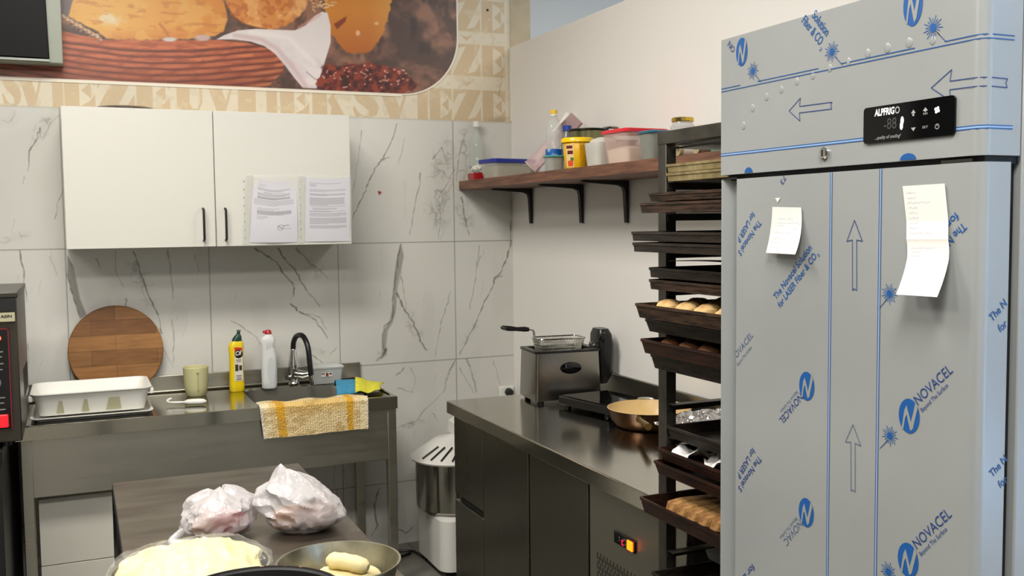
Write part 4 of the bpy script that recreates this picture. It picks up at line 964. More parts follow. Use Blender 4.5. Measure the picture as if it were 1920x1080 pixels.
for i in range(24): x = fcx-.005-(bxw-.03)/2+(bxw-.03)*i/23; mesh_w.append(tube([(x, fcy-(byw-.02)/2, bz0), (x, fcy+(byw-.02)/2, bz0)], .0007, 4))
for i in range(13): y = fcy-(byw-.02)/2+(byw-.02)*i/12; mesh_w.append(tube([(fcx-.005-(bxw-.03)/2, y, bz0), (fcx-.005+(bxw-.03)/2, y, bz0)], .0007, 4))
obj('wire_mesh', Rf(join(*mesh_w)), mat('wire_steel', (205, 202, 190), .3, .9), bas_p)
hxs = fcx-.005-bxw/2
obj('basket_bracket', Rf(join(*[tube(smooth_path([(hxs+.004, fcy+dy, bz1-.004), (hxs-.004, fcy+dy, bz1+.004), (hxs-.006, fcy+dy, bz1+.03), (hxs-.014, fcy+dy*.6, bz1+.036), (hxs-.04, fcy+dy*.4, bz1+.04)], 4), .0022, 6) for dy in (-.008, .008)])), chrome, bas_p)
obj('basket_handle', Rf(tube([(hxs-.028, fcy, bz1+.039), (hxs-.045, fcy, bz1+.041), (hxs-.08, fcy, bz1+.043), (hxs-.115, fcy, bz1+.047), (hxs-.142, fcy, bz1+.052), (hxs-.150, fcy, bz1+.053)], .01, 14, [.008, .0105, .0085, .011, .009, .003])), black_pl, bas_p, label='black grip of the frying basket')
hx0 = fcx+fw/2
obj('control_head', Rf(loft([[(hx0+x, fcy-.01+y, z) for x, y in ((.004, -.065), (.058, -.065), (.066, -.05), (.066, .05), (.058, .065), (.004, .065))] if False else rr(hx0+dx, fcy-.02, z, w, d, .02) for z, w, d, dx in ((zb_+.05, .045, .09, .026), (zb_+.09, .062, .12, .034), (zt2+.02, .066, .125, .036), (zt2+.062, .062, .115, .034), (zt2+.085, .048, .085, .032))])), black_pl, t)
obj('control_dial', Rf(tf(lathe([(.02, 0), (.018, .012), (.008, .014)], 0, 0, 22), lambda p: Vector((hx0+.018+p.x, fcy-.088-p.z, zt2+.055+p.y)))), black_gloss, t)
obj('heating_coil', Rf(join(*[tube([(hx0-.014+.010*math.cos(a/8*2*PI)+.004*k, fcy-.03, zt2+.022+.010*math.sin(a/8*2*PI)) for a in range(9)], .0035, 8) for k in range(3)])), mat('coil_metal', (170, 168, 160), .25, 1), t)

# ---- flat black hot plate
def quad_prism(P, z0_, z1_): return loft([[(x, y, z0_) for x, y in P], [(x, y, z1_) for x, y in P]])
t = thing('induction_hob', 'flat black portable hob lying on the counter between fryer and frying pan', 'hob', (-.19, -1.38, CZ))
HP = [(-.335, -1.20), (-.275, -1.50), (-.055, -1.48), (-.105, -1.185)]
obj('case', quad_prism(HP, CZ+.012, CZ+.045), black_pl, t, bevel=.004)
gp = [((x-sum(p[0] for p in HP)/4)*.94+sum(p[0] for p in HP)/4, (y-sum(p[1] for p in HP)/4)*.94+sum(p[1] for p in HP)/4) for x, y in HP]
obj('glass_plate', quad_prism(gp, CZ+.0455, CZ+.049), black_gloss, t)
obj('foot', join(*[lathe([(.014, CZ+.0008), (.012, CZ+.0125)], x*.8+(-.193)*.2, y*.8+(-1.341)*.2, 14) for x, y in HP]), black_pl, t)

# ---- frying pan
pcx, pcy = -.185, -1.70
pc3 = (-.205, -1.675)
t = thing('frying_pan', 'cream-lined frying pan with a brown outside on the counter beside the rack post', 'pan', (pc3[0], pc3[1], CZ))
obj('outer_shell', lathe([(.105, CZ+.001), (.118, CZ+.004), (.140, CZ+.03), (.150, CZ+.066), (.1515, CZ+.068), (.1495, CZ+.0685)], pc3[0], pc3[1], 64, True, False), mat('brown_pan_enamel', (96, 62, 30), .3, .5, col2=(48, 26, 14), vscale=12), t)
obj('cream_lining', lathe([(.1512, CZ+.0682), (.148, CZ+.0695), (.137, CZ+.034), (.114, CZ+.010), (.0, CZ+.008)], pc3[0], pc3[1], 64, False, True), mat('cream_ceramic', (214, 184, 128), .35), t, label='cream ceramic inside of the pan')
ha = Vector((pc3[0]-.105, pc3[1]-.105, CZ+.052)); hd = Vector((-.35, -.93, .05)).normalized()
obj('handle', tube([ha, ha+hd*.03, ha+hd*.05, ha+hd*.10, ha+hd*.17], .009, 10, [.012, .009, .008, .010, .012]), mat('brass_handle', (160, 130, 70), .3, .8), t)
obj('side_handle', tube(smooth_path([(pc3[0]+.05, pc3[1]+.138, CZ+.055), (pc3[0]+.055, pc3[1]+.165, CZ+.066), (pc3[0]+.10, pc3[1]+.145, CZ+.066), (pc3[0]+.098, pc3[1]+.118, CZ+.055)], 5), .006, 8), alu, t)
# ---- foil covered dish behind the rack
fc = (-.168, -2.075)
t = thing('foil_covered_dish', 'white dish covered with crumpled aluminium foil on the counter behind the rack', 'dish', (fc[0], fc[1], CZ))
obj('dish', tub(fc[0], fc[1], CZ+.001, CZ+.068, .19, .28, .23, .33, .004, .04, .004), white_pl, t)
def fo(u, v):
    x = fc[0]-.142+.285*u; y = fc[1]-.205+.41*v
    e_ = max(abs(u-.5), abs(v-.5))*2
    z = CZ+.082+.012*(1-2*abs(mnz.noise(Vector((u*7, v*9, 2)))))+.006*mnz.noise(Vector((u*20, v*20, 1)))-max(0, e_-.84)*.22
    return (x, y, z)
obj('foil', sheet(fo, 70, 80), foil_m, t, ang=15, recalc=False)

# ================================================================== wall shelf
SX, SZ0, SZ1, SY = -.294, 1.777, 1.820, -2.34
shelf_m = mat('worn_brown_shelf_wood', (128, 88, 68), .55, col2=(92, 60, 46), vscale=7, stretch=(6, .8, 9), bump=.1, bscale=30)
t = thing('wall_shelf', 'long brown wooden shelf on black brackets across the white wall', 'shelf', (-.15, -1.2, SZ0))
obj('shelf_board', box(SX, -.003, SY, -.006, SZ0, SZ1), shelf_m, t, bevel=.002)
for y in (-.25, -.787, -1.183, -1.9):
    pts = [(-.004, 1.604), (-.004, SZ0-.001), (-.215, SZ0-.001), (-.215, SZ0-.009), (-.05, SZ0-.020), (-.026, SZ0-.03), (-.020, SZ0-.05), (-.013, 1.604)]
    obj('bracket', prism(pts, 'y', y-.011, y+.011), black_matt, t)
def sy(px, x, py=325): return float(at(px, py, 'x', x)[1])
B = SZ1+.0006
# red box
y = sy(893, -.238)-.02
obj('plastic_box', rot(join(tub(-.235, y, B, B+.034, .075, .12, .085, .13, .003, .012)), -.1, (-.235, y, 0)), mat('red_box_plastic', (170, 22, 28), .3), label='small red plastic box at the left end of the wall shelf', cat='box')
obj('crumpled_cloth', blob((-.222, y+.004, B+.048), (.040, .05, .020), 6, .5, 3.5, 50, 26, ridge=True), mat('white_rag', (232, 230, 224), .8), label='crumpled white rag lying on the red box on the shelf', cat='cloth')
# glass bottle
gx, gy = -.162, sy(891, -.162)
gx, gy = -.212, -.046
t = thing('glass_bottle', 'empty clear glass bottle with a white cap in the corner of the shelf', 'bottle', (gx, gy, B))
obj('glass', lathe([(.030, B), (.037, B+.006), (.038, B+.19), (.034, B+.205), (.018, B+.228), (.0135, B+.245), (.0135, B+.272), (.016, B+.275)], gx, gy, 32), mat('clear_bottle_glass', (206, 216, 206), .05, alpha=.30, spec=.9), t, ang=60)
obj('liquid', lathe([(.034, B+.003), (.0345, B+.075), (.01, B+.076)], gx, gy, 28), mat('dull_liquid', (150, 152, 140), .1, alpha=.5), t)
obj('cap', lathe([(.017, B+.270), (.017, B+.296), (.015, B+.298)], gx, gy, 24), white_pl, t)
def box_tub(name, label, x, px, w, d, h, lidc, bodym, lidh=.012, ang=0, inner=None, zin=.5, over=.008):
    y = sy(px, x); t = thing(name, label, 'food container', (x, y, B))
    R = lambda S: rot(S, ang, (x, y, 0))
    obj('tub_body', R(tub(x, y, B, B+h-lidh, w*.86, d*.86, w, d, .002, .018, 0)), bodym, t)
    obj('lid', R(loft([rr(x, y, B+h-lidh+.0005, w+over, d+over, .02), rr(x, y, B+h-.003, w+over*1.3, d+over*1.3, .022), rr(x, y, B+h, w-.004, d-.004, .02)])), lidc, t)
    if inner is not None:
        L_ = [rr(x, y, B+.005, w*.80, d*.80, .014), rr(x, y, B+h*zin, w*.86, d*.86, .016), rr(x, y, B+h*zin+.012, w*.5, d*.5, .03)]
        obj('contents', R(loft(L_)), inner, t)
    return t
clear_tub = mat('clear_tub_plastic', (216, 216, 208), .15, alpha=.34, spec=.7)
box_tub('storage_tub', 'wide clear tub of rice with a dark blue lid', -.160, 951, .235, .15, .092, mat('dark_blue_lid', (38, 52, 150), .35), clear_tub, .02, .15, mat('rice_grain', (208, 200, 164), .7, col2=(178, 168, 128), vscale=180, bump=.4, bscale=200), .62)
y = sy(930, -.06)
t = thing('glass_jar', 'low jar with an old gold lid behind the blue-lidded tub', 'jar', (-.06, y, B))
obj('glass', lathe([(.036, B), (.040, B+.01), (.040, B+.09), (.034, B+.098)], -.06, y, 28), glass_m, t)
obj('lid', lathe([(.038, B+.096), (.038, B+.112), (.035, B+.114)], -.06, y, 32), mat('old_gold_lid', (150, 132, 74), .35, .8), t)
# slanted pink dispenser
A0 = Vector(tuple(at(997, 312, 'x', -.24))); A1 = Vector(tuple(at(1082, 222, 'x', -.075)))
pinkm = mat('pink_clear_plastic', (222, 192, 192), .15, alpha=.48, spec=.6)
def beam(A, Bq, w, h):
    d = (Bq-A).normalized(); s = d.cross(Vector((0, 0, 1))).normalized(); u = s.cross(d)
    return loft([[P+s*a*w/2+u*b*h/2 for a, b in ((1, 1), (-1, 1), (-1, -1), (1, -1))] for P in (A, Bq)])
t = thing('pasta_box', 'long pinkish clear plastic box leaning slanted against the wall above the shelf', 'container', (-.262, -.72, B))
pb = obj('box_body', beam(A0, A1, .046, .062), pinkm, t, bevel=.003)
obj('end_cap', beam(A0+(A0-A1).normalized()*.006, A0,   .050, .066), mat('pink_end_plastic', (232, 208, 204), .2, alpha=.75), t, bevel=.002)
obj('top_end', beam(A1-(A1-A0).normalized()*.09, A1+(A1-A0).normalized()*.002, .048, .064), mat('pink_top_plastic', (190, 158, 158), .2, alpha=.62), t, bevel=.002)
A2 = Vector(tuple(at(1010, 299, 'x', -.135))); A3 = Vector(tuple(at(1068, 214, 'x', -.030)))
obj('paper_roll', tube([A2, A3], .019, 20), mat('white_roll_paper', (240, 238, 232), .6), label='white paper roll leaning against the wall behind the water bottle', cat='roll')
# water bottle
wx_, wy_ = -.198, sy(1039, -.198)
t = thing('water_bottle', 'clear plastic water bottle with yellow cap and blue label on the shelf', 'bottle', (wx_, wy_, B))
obj('bottle_body', lathe([(.026, B), (.034, B+.006), (.035, B+.05), (.0355, B+.07), (.034, B+.12), (.031, B+.135), (.035, B+.15), (.0355, B+.18), (.030, B+.205), (.018, B+.228), (.0135, B+.236), (.0135, B+.248)], wx_, wy_, 32), mat('clear_pet', (222, 226, 224), .06, alpha=.28, spec=.9, bump=.2, bscale=60), t)
lb = obj('label', lathe([(.0362, B+.056), (.0362, B+.098)], wx_, wy_, 40, False, False), mat('blue_bottle_label', (22, 92, 178), .35, col2=(150, 190, 222), vscale=30, vcontrast=(.52, .62)), t)
obj('cap', lathe([(.0150, B+.247), (.0152, B+.262), (.013, B+.264)], wx_, wy_, 24), mat('yellow_cap', (238, 200, 40), .35), t)
obj('neck_ring', lathe([(.0155, B+.238), (.0155, B+.2465)], wx_, wy_, 24), white_pl, t)
box_tub('storage_tub', 'small grey clear tub with a turquoise lid in front of the water bottle', -.262, 1039, .074, .07, .062, mat('turquoise_lid', (70, 184, 170), .4), mat('grey_clear_tub', (120, 122, 112), .2, alpha=.6), .007)
t = thing('spice_bottle', 'small grey bottle with a blue cap behind the yellow bucket', 'bottle', (-.145, sy(1064, -.145), B)); q = sy(1064, -.145)
obj('bottle_body', lathe([(.024, B), (.026, B+.01), (.026, B+.14), (.018, B+.165), (.015, B+.175)], -.145, q, 24), mat('greyish_pet', (150, 152, 150), .12, alpha=.6), t)
obj('cap', lathe([(.0185, B+.174), (.0185, B+.196), (.017, B+.198)], -.145, q, 24), mat('blue_cap', (24, 66, 160), .4), t)
# yellow bucket
ux, uy = -.205, sy(1083, -.205)
t = thing('yellow_bucket', 'small yellow plastic bucket with a lid and fruit picture on the shelf', 'bucket', (ux, uy, B))
ym = mat('bright_yellow_plastic', (240, 186, 8), .3)
obj('bucket_body', lathe([(.050, B), (.052, B+.003), (.0585, B+.105), (.058, B+.106)], ux, uy, 48), ym, t)
obj('lid', lathe([(.0625, B+.1065), (.0665, B+.108), (.0665, B+.121), (.063, B+.126), (.058, B+.124)], ux, uy, 48), mat('yellow_lid', (250, 208, 6), .3), t)
def on_cyl(x, y, r0, r1, zb, h, a0, a1, z0_, z1_, e=.0006, n=8):
    "patch on a conical wall; angles in degrees"
    def f(u, v):
        a = math.radians(a0+(a1-a0)*u); z = z0_+(z1_-z0_)*v; r = r0+(r1-r0)*(z-zb)/h+e
        return (x+r*math.cos(a), y+r*math.sin(a), z)
    return sheet(f, n, 3)
lb = obj('printed_label', on_cyl(ux, uy, .052, .0585, B, .105, 190, 228, B+.008, B+.100), mat('pale_label_print', (236, 206, 150), .4), t, recalc=False)
obj('red_print', on_cyl(ux, uy, .052, .0585, B, .105, 193, 222, B+.082, B+.094, .0012), mat('dark_red_print', (110, 34, 34), .4), lb, recalc=False)
obj('red_print', on_cyl(ux, uy, .052, .0585, B, .105, 198, 224, B+.060, B+.074, .0012), MATS['dark_red_print'], lb, recalc=False)
obj('fruit_print', on_cyl(ux, uy, .052, .0585, B, .105, 198, 224, B+.012, B+.034, .0012), mat('orange_fruit_print', (226, 84, 40), .4), lb, recalc=False)
obj('leaf_print', on_cyl(ux, uy, .052, .0585, B, .105, 212, 226, B+.034, B+.046, .0012), mat('green_leaf_print', (70, 120, 50), .4), lb, recalc=False)
obj('embossed_panel', on_cyl(ux, uy, .052, .0585, B, .105, 252, 300, B+.014, B+.096, .0006), mat('embossed_yellow', (216, 158, 10), .4, col2=(190, 136, 14), vscale=60), t, recalc=False)
# pot with lid
qx, qy = -.092, sy(1103, -.092, 245)
t = thing('lidded_pot', 'dark pot with a black-rimmed steel lid behind the yellow bucket', 'pot', (qx, qy, B))
obj('pot_body', lathe([(.07, B), (.075, B+.005), (.076, B+.166), (.074, B+.168)], qx, qy, 40), mat('olive_steel', (128, 126, 92), .25, .8), t)
obj('lid', lathe([(.082, B+.1685), (.084, B+.172), (.060, B+.180), (.0, B+.185)], qx, qy, 48), chrome, t)
obj('black_rim', tube([(qx+.084*math.cos(a*PI/20), qy+.084*math.sin(a*PI/20), B+.171) for a in range(41)], .004, 8), black_pl, t)
obj('loop_handle', tube(smooth_path([(qx+.04, qy-.05, B+.176), (qx+.075, qy-.07, B+.180), (qx+.11, qy-.11, B+.165), (qx+.12, qy-.14, B+.13)], 5), .006, 8), chrome, t)
y = sy(1135, -.115)
obj('baking_tin', tub(-.10, y-.045, B, B+.105, .12, .13, .14, .15, .003, .02, .005), mat('dark_tin', (78, 76, 70), .35, .8), label='dark metal baking tin behind the white tub on the shelf', cat='tin')
y = sy(1131, -.225)
t = thing('flour_tub', 'whitish tub wrapped in a bag between the yellow bucket and the red-lidded tub', 'food container', (-.225, y, B))
obj('tub_body', tub(-.225, y, B, B+.088, .10, .10, .118, .115, .002, .02), mat('milky_tub', (226, 224, 216), .3, alpha=.62), t)
obj('bag_cover', tf(blob((-.225, y, B+.075), (.058, .056, .034), 9, .10, 2.2, 44, 22), lambda p: Vector((p.x, p.y, max(p.z, B+.05)))), mat('thin_bag_film', (234, 232, 226), .3, alpha=.7), t)
obj('contents', loft([rr(-.225, y, B+.004, .085, .085, .015), rr(-.225, y, B+.03, .095, .09, .015), rr(-.225, y, B+.045, .05, .05, .02)]), mat('white_flour', (238, 230, 210), .8), t)
box_tub('storage_tub', 'large clear tub of flour with a red lid on the shelf', -.175, 1190, .185, .17, .125, mat('red_lid', (226, 40, 56), .35), mat('pinkish_clear_tub', (230, 204, 194), .2, alpha=.30), .014, .05, MATS['white_flour'], .42)
box_tub('storage_tub', 'small grey tub with a petrol blue lid beside the rack post on the shelf', -.245, 1232, .105, .09, .096, mat('petrol_lid', (40, 104, 130), .4), mat('grey_clear_tub2', (150, 152, 144), .2, alpha=.62), .010, 0, mat('grey_salt', (120, 116, 104), .8), .35)
# cardboard tubes
card = mat('cardboard_tube', (176, 160, 126), .8); wrapm = mat('film_roll_white', (226, 220, 214), .35)
def paper_tube(px, py, x, r, ln, dirv, label):
    c = at(px, py, 'x', x); c = Vector(tuple(float(v) for v in c)); d = Vector(dirv).normalized()
    c.z = max(c.z, SZ1+r+.001)
    e = c+d*ln
    t = thing('cardboard_tube', label, 'tube', c)
    def ringt(P0, P1, ro, ri):
        a = d.orthogonal().normalized(); b = d.cross(a)
        L_ = [[P+(a*math.cos(2*PI*k/28)+b*math.sin(2*PI*k/28))*q for k in range(28)] for P, q in ((P0, ro), (P1, ro), (P1, ri), (P0, ri))]
        L_.append(L_[0]); return loft(L_, False, False)
    obj('core', ringt(c, e, r, r*.76), card, t)
    obj('film_wrap', ringt(c+d*.014, e-d*.014, r*1.04, r*1.0), wrapm, t)
paper_tube(1257, 287, -.262, .021, .13, (1, -.12, 0), 'cardboard tube of a film roll on the shelf just right of the rack post')
paper_tube(1270, 287, -.262, .0215, .13, (1, -.12, 0), 'middle one of the three film roll tubes on the shelf')
paper_tube(1305, 280, -.270, .0235, .13, (1, -.12, 0), 'rightmost film roll tube on the shelf, slightly raised')
y = sy(1342, -.20, 290)
obj('green_dish', tub(-.22, y-.12, B, B+.036, .12, .10, .16, .14, .003, .03, .005), mat('pale_green_plastic', (120, 176, 150), .4), label='pale green plastic dish at the right end of the shelf', cat='dish')
y = sy(1290, -.05, 275)
obj('red_carton', box(-.036, -.012, y-.18, y+.16, B, B+.070), mat('dark_red_carton', (110, 32, 32), .6), label='dark red carton lying against the wall behind the film rolls', cat='carton')

# ================================================================== tray rack
RX0, RX1, RY0, RY1, RZT = -.752, -.315, -3.098, -2.608, 1.829
t = thing('tray_rack', 'grey metal tray rack full of baking trays beside the wrapped fridge', 'rack', (-.53, -2.85, 0))
for x in (RX0, RX1-.03):
    for y in (RY0, RY1-.036): obj('post', box(x, x+.03, y, y+.036, .06, RZT-.001), rack_paint, t, bevel=.002)
for x in (RX0-.0015, RX1-.031): obj('top_rail', join(box(x, x+.0325, RY0-.001, RY1+.001, RZT-.032, RZT)), rack_paint, t, bevel=.002)
for y in (RY0, RY1-.03): obj('cross_rail', box(RX0+.0315, RX1-.0315, y, y+.03, RZT-.032, RZT-.001), rack_paint, t)
obj('top_plate', box(RX0+.032, RX1-.033, RY0+.031, RY1-.031, RZT-.042, RZT-.038), rack_paint, t)
def zrun(z): return z
TR = [  # rim z, front x, height, colour, kind
 (1.7475, -.757, .020, 'l'), (1.726, -.757, .020, 'l'),
 (1.678, -.808, .020, 'm'), (1.654, -.833, .024, 'm'), (1.586, -.856, .022, 'd'), (1.560, -.853, .022, 'd'),
 (1.499, -.807, .024, 'd'), (1.470, -.807, .024, 'm'), (1.413, -.846, .034, 'm'), (1.374, -.818, .030, 'd'),
 (1.326, -.831, .034, 'r'), (1.287, -.803, .034, 'd'), (1.106, -.757, .030, 'd'), (1.053, -.782, .028, 'r'), (1.022, -.794, .030, 'r'), (.936, -.834, .036, 'r'), (.742, -.80, .034, 'd')]
TC = {'l': mat('pale_old_tray', (176, 160, 116), .5, .3, col2=(120, 104, 66), vscale=18, bump=.2), 'm': mat('brown_baked_tray', (78, 56, 42), .5, .3, col2=(34, 25, 20), vscale=14, stretch=(4, 1, 8), bump=.2, vcontrast=(.42, .6)),
      'd': mat('black_baked_tray', (30, 27, 25), .42, .3, col2=(58, 48, 40), vscale=14, bump=.2, stretch=(3, 1, 8)), 'r': mat('dark_red_brown_tray', (62, 34, 24), .42, .3, col2=(32, 20, 17), vscale=12, stretch=(3, 1, 8), bump=.2)}
supports = []
LBL = ['upper of the two pale trays at the top of the rack', 'lower of the two pale trays at the top of the rack',
 'upper brown tray of the second pair from the top of the rack', 'lower brown tray of the second pair from the top, sticking out farther left',
 'upper blackened tray of the third pair from the top of the rack', 'lower blackened tray of the third pair from the top of the rack',
 'dark tray with baking paper, upper of the fourth pair from the top', 'rusty brown tray under the dark tray with baking paper',
 'brown tray filled with pale bread pieces at mid height of the rack', 'black tray directly under the tray of pale bread pieces',
 'reddish brown tray with dark crumbs, below the tray of pale bread pieces', 'black tray under the reddish tray with dark crumbs',
 'empty black tray level with the foil in the rack', 'reddish tray holding crumpled white paper', 'reddish tray under the one holding crumpled white paper',
 'reddish tray of sliced bread fingers low in the rack', 'lowest visible black tray in the rack, at the bottom edge']
TY0, TY1 = RY0+.040, RY1-.040
for (z, x, h, c), lb_ in zip(TR, LBL):
    xe = min(x+.47, -.332); cx = (x+xe)/2; cy = (TY0+TY1)/2; w = xe-x; d = TY1-TY0
    zz = z-h; tp = .007 if z > 1.43 else .016
    obj('baking_tray', loft([rr(cx, cy, zz, w-tp, d-tp, .008), rr(cx, cy, z-.007, w-.004, d-.004, .008), rr(cx, cy, z-.006, w, d, .008), rr(cx, cy, z, w, d, .008), rr(cx, cy, z, w-.010, d-.010, .008), rr(cx, cy, zz+.003, w-max(tp+.004, .012), d-max(tp+.004, .012), .008)]), TC[c], ang=40, label=lb_, cat='tray')
# runners carry the lowest tray of every stack
for z, h in ((1.726, .020), (1.654, .024), (1.560, .022), (1.470, .024), (1.374, .030), (1.287, .034), (1.178, .018), (1.106, .03), (1.022, .03), (.936, .036), (.806, .018), (.742, .034)):
    zz = z-h-.0012
    for a, b in ((RY0+.0365, RY0+.064), (RY1-.064, RY1-.0365)):
        obj('runner', join(box(RX0+.004, RX1-.004, a, b, zz-.0015, zz)), rack_paint, t)
    for a in (RY0+.0365, RY1-.0385): obj('runner', box(RX0+.004, RX1-.004, a, a+.002, zz-.018, zz-.0016), rack_paint, t)
def on_tray(i, dx, dy): z, x, h, c = TR[i]; return (x+dx, RY1-.044-dy, z-h+.0034)
def lump(i, dx, dy, r, m, name, label, cat, group, seed, rz=0):
    p = on_tray(i, dx, dy)
    S = blob((p[0], p[1], p[2]+r[2]*.86), r, seed, .14, 2.4, 22, 12, flat=.82)
    obj(name, rot(S, rz, p), m, label=label, cat=cat, group=group)
pale_bread = mat('pale_bread', (222, 188, 128), .75, col2=(160, 104, 50), vscale=22, bump=.4, bscale=60)
k = 0
for dx in (.07, .15, .23):
    for dy in (.05, .13, .21, .29, .36):
        lump(8, dx, dy, (.036, .034, .022), pale_bread, 'bread_piece', 'pale bread pieces heaped on the mid-height tray', 'bread', 'bread pieces on the mid-height tray', k); k += 1
for dx in (.06, .13, .21):
    for dy in (.05, .13, .21, .30):
        lump(10, dx, dy, (.030, .032, .019), mat('dark_crumbs', (120, 76, 42), .8, col2=(64, 38, 22), vscale=30, bump=.5), 'bread_crust', 'dark broken bread crusts on the reddish tray below the bread pieces', 'bread', 'bread crusts on the reddish tray', 40+k); k += 1
for n_ in range(7):
    p = on_tray(15, .035+.002*n_, .055+.043*n_)
    S = loft([rr(p[0]+.13, p[1], p[2]+z_, .24*s_, .037*s_, .012) for z_, s_ in ((0, .9), (.008, 1), (.026, .96), (.032, .75))])
    S = rot(S, -.10, p); S = tf(S, lambda q: q+Vector((0, 0, .0)))
    obj('bread_finger', S, bread_m, label='long toasted bread fingers lying side by side on the low reddish tray', cat='bread', group='bread fingers on the low tray')
p = on_tray(15, .20, .30)
lump(15, .17, .33, (.07, .05, .026), pale_bread, 'flat_bread', 'pale flat bread on top of the bread fingers near the fridge', 'bread', None, 77)
bpy.data.objects[[o.name for o in bpy.data.objects if o.name.startswith('flat_bread')][0]].location.z += .034
for n_ in range(6):
    p = on_tray(13, .065+.11*(n_ % 2), .06+.054*n_)
    A = Vector(p); sd = n_*3.7
    def crump(u, v, A=A, sd=sd):
        return (A.x+(u-.5)*.095, A.y+(v-.5)*.07, A.z+.006+.028*abs(math.sin(u*4+sd))*abs(math.cos(v*3+sd*.7))+.008*mnz.noise(Vector((u*5, v*5, sd))))
    obj('crumpled_paper', rot(sheet(crump, 9, 8), .5*n_, A), paper_m, ang=12, label='crumpled white paper pieces on the reddish tray', cat='paper', group='white paper on the reddish tray', recalc=False)
def bp(i, name, label, col):
    p = on_tray(i, .02, .02); w = .38; d = .35
    obj(name, sheet(lambda u, v: (p[0]+.02+w*u, p[1]-d*v-.005, TR[i][0]+.003+.006*math.sin(u*5+v*3)+.010*v**3+(.012*(1-u)**4)), 16, 16), col, label=label, cat='paper', recalc=False, thick=.001)
bp(6, 'baking_paper', 'used grey baking paper lying on the dark tray of the fourth pair', mat('used_baking_paper', (140, 134, 122), .6))
for i, lb_ in ((8, 'grey used baking paper at the back of the tray of pale bread pieces'), (10, 'dark used baking paper at the back of the reddish tray with crusts')):
    p = on_tray(i, .30, .03)
    obj('baking_paper', sheet(lambda u, v: (p[0]+.09*u, p[1]-.32*v, p[2]+.003+.034*u+.004*math.sin(v*7)*u), 8, 20), mat('dark_baking_paper', (92, 84, 72), .6), label=lb_, cat='paper', recalc=False, thick=.001)
# bread loaf and foil piece lying behind the rack on the counter
lc = at(1275, 829, 'z', CZ+.02)
obj('cream_ladle', tf(blob((-.42, -2.40, CZ+.017), (.05, .022, .016), 3, .08, 2, 24, 14), lambda p: p), mat('cream_plastic', (230, 216, 180), .4), label='cream coloured plastic scoop on the counter behind the rack', cat='scoop')
# tall jar on the shelf seen over the rack's top rail
jx_ = -.088; jy_ = float(at(1280, 240, 'x', jx_)[1]); zb = B
t = thing('glass_jar', 'glass jar with a shiny gold lid showing above the top rail of the rack', 'jar', (jx_, jy_, zb))
obj('glass', lathe([(.040, zb), (.0435, zb+.006), (.0445, zb+.08), (.044, zb+.123), (.036, zb+.133), (.035, zb+.140)], jx_, jy_, 36), mat('jar_glass', (206, 208, 208), .05, alpha=.45, spec=.9), t)
obj('lid', lathe([(.038, zb+.139), (.0395, zb+.141), (.0395, zb+.151), (.037, zb+.154), (.0, zb+.153)], jx_, jy_, 40), mat('shiny_gold', (206, 176, 70), .2, .9), t)
obj('lid_mark', on_cyl(jx_, jy_, .0397, .0397, zb, 1, 208, 226, zb+.142, zb+.151), mat('brown_lid_print', (50, 26, 14), .4), t, recalc=False)
# crate under the lowest runner
obj('grey_crate', tub(-.50, -2.86, .2, .39, .30, .34, .32, .36, .004, .02, .005) if False else loft([rr(-.53, -2.852, .768, .26, .33, .01), rr(-.53, -2.852, .788, .27, .34, .01)]), mat('grey_plastic_sheet', (120, 122, 120), .45), label='grey plastic board lying on the lowest visible tray of the rack', cat='board')

# ================================================================== wrapped fridge
XF, YN, YF = -.93, -3.722, -3.1185
RC = .018; YC = YN+RC; ARC = RC*PI/2
film_mat = mat('protective_film_on_steel', (171, 175, 176), .34, .25, var=.04, vscale=3, bump=.015, bscale=6, spec=.5)
side_mat = film_mat
def wrap(s, z, e=.0007):
    "s runs along the front towards the camera side and then round the corner onto the side face"
    if s > YC: return (XF-e, s, z)
    a = (YC-s)/RC
    if a < PI/2:
        e += .0006
        return (XF+RC-(RC+e)*math.cos(a), YC-(RC+e)*math.sin(a), z)
    return (XF+RC+(YC-s-ARC), YN-e, z)
def unwrap(px, py, side=False):
    if not side:
        p = at(px, py, 'x', XF); return float(p[1]), float(p[2])
    p = at(px, py, 'y', YN); return YC-ARC-(float(p[0])-(XF+RC)), float(p[2])
def shell(z0_, z1_, y0, xb, xf=XF):
    L_ = [(xb, y0), (xf, y0)]
    for k in range(15):
        a = k/14*PI/2; L_.append((xf+RC-RC*math.cos(a), YC-RC*math.sin(a)))
    L_ += [(xb, YN)]
    return loft([[(x, y, z) for x, y in L_] for z in (z0_, z1_)])
t = thing('upright_fridge', 'tall steel upright fridge still covered in blue-printed protective film', 'fridge', (-.55, -3.42, 0))
obj('cabinet_body', box(-.85, -.14, YN, YF, .12, 1.952), side_mat, t, bevel=.003)
obj('base_foot', join(*[lathe([(.02, 0), (.018, .12)], x, y, 16) for x in (-.82, -.2) for y in (YN+.05, YF-.05)]), black_pl, t)
hd = obj('header_panel', shell(1.6975, 1.955, YF, -.856), film_mat, t, ang=25)
obj('door_gasket', box(-.872, -.8505, YN+.014, YF-.006, .16, 1.685), mat('black_gasket', (16, 17, 20), .6), t)
obj('gap_shadow_strip', box(-.915, -.8505, YN+.008, YF-.003, 1.6865, 1.697), MATS['black_gasket'], t)
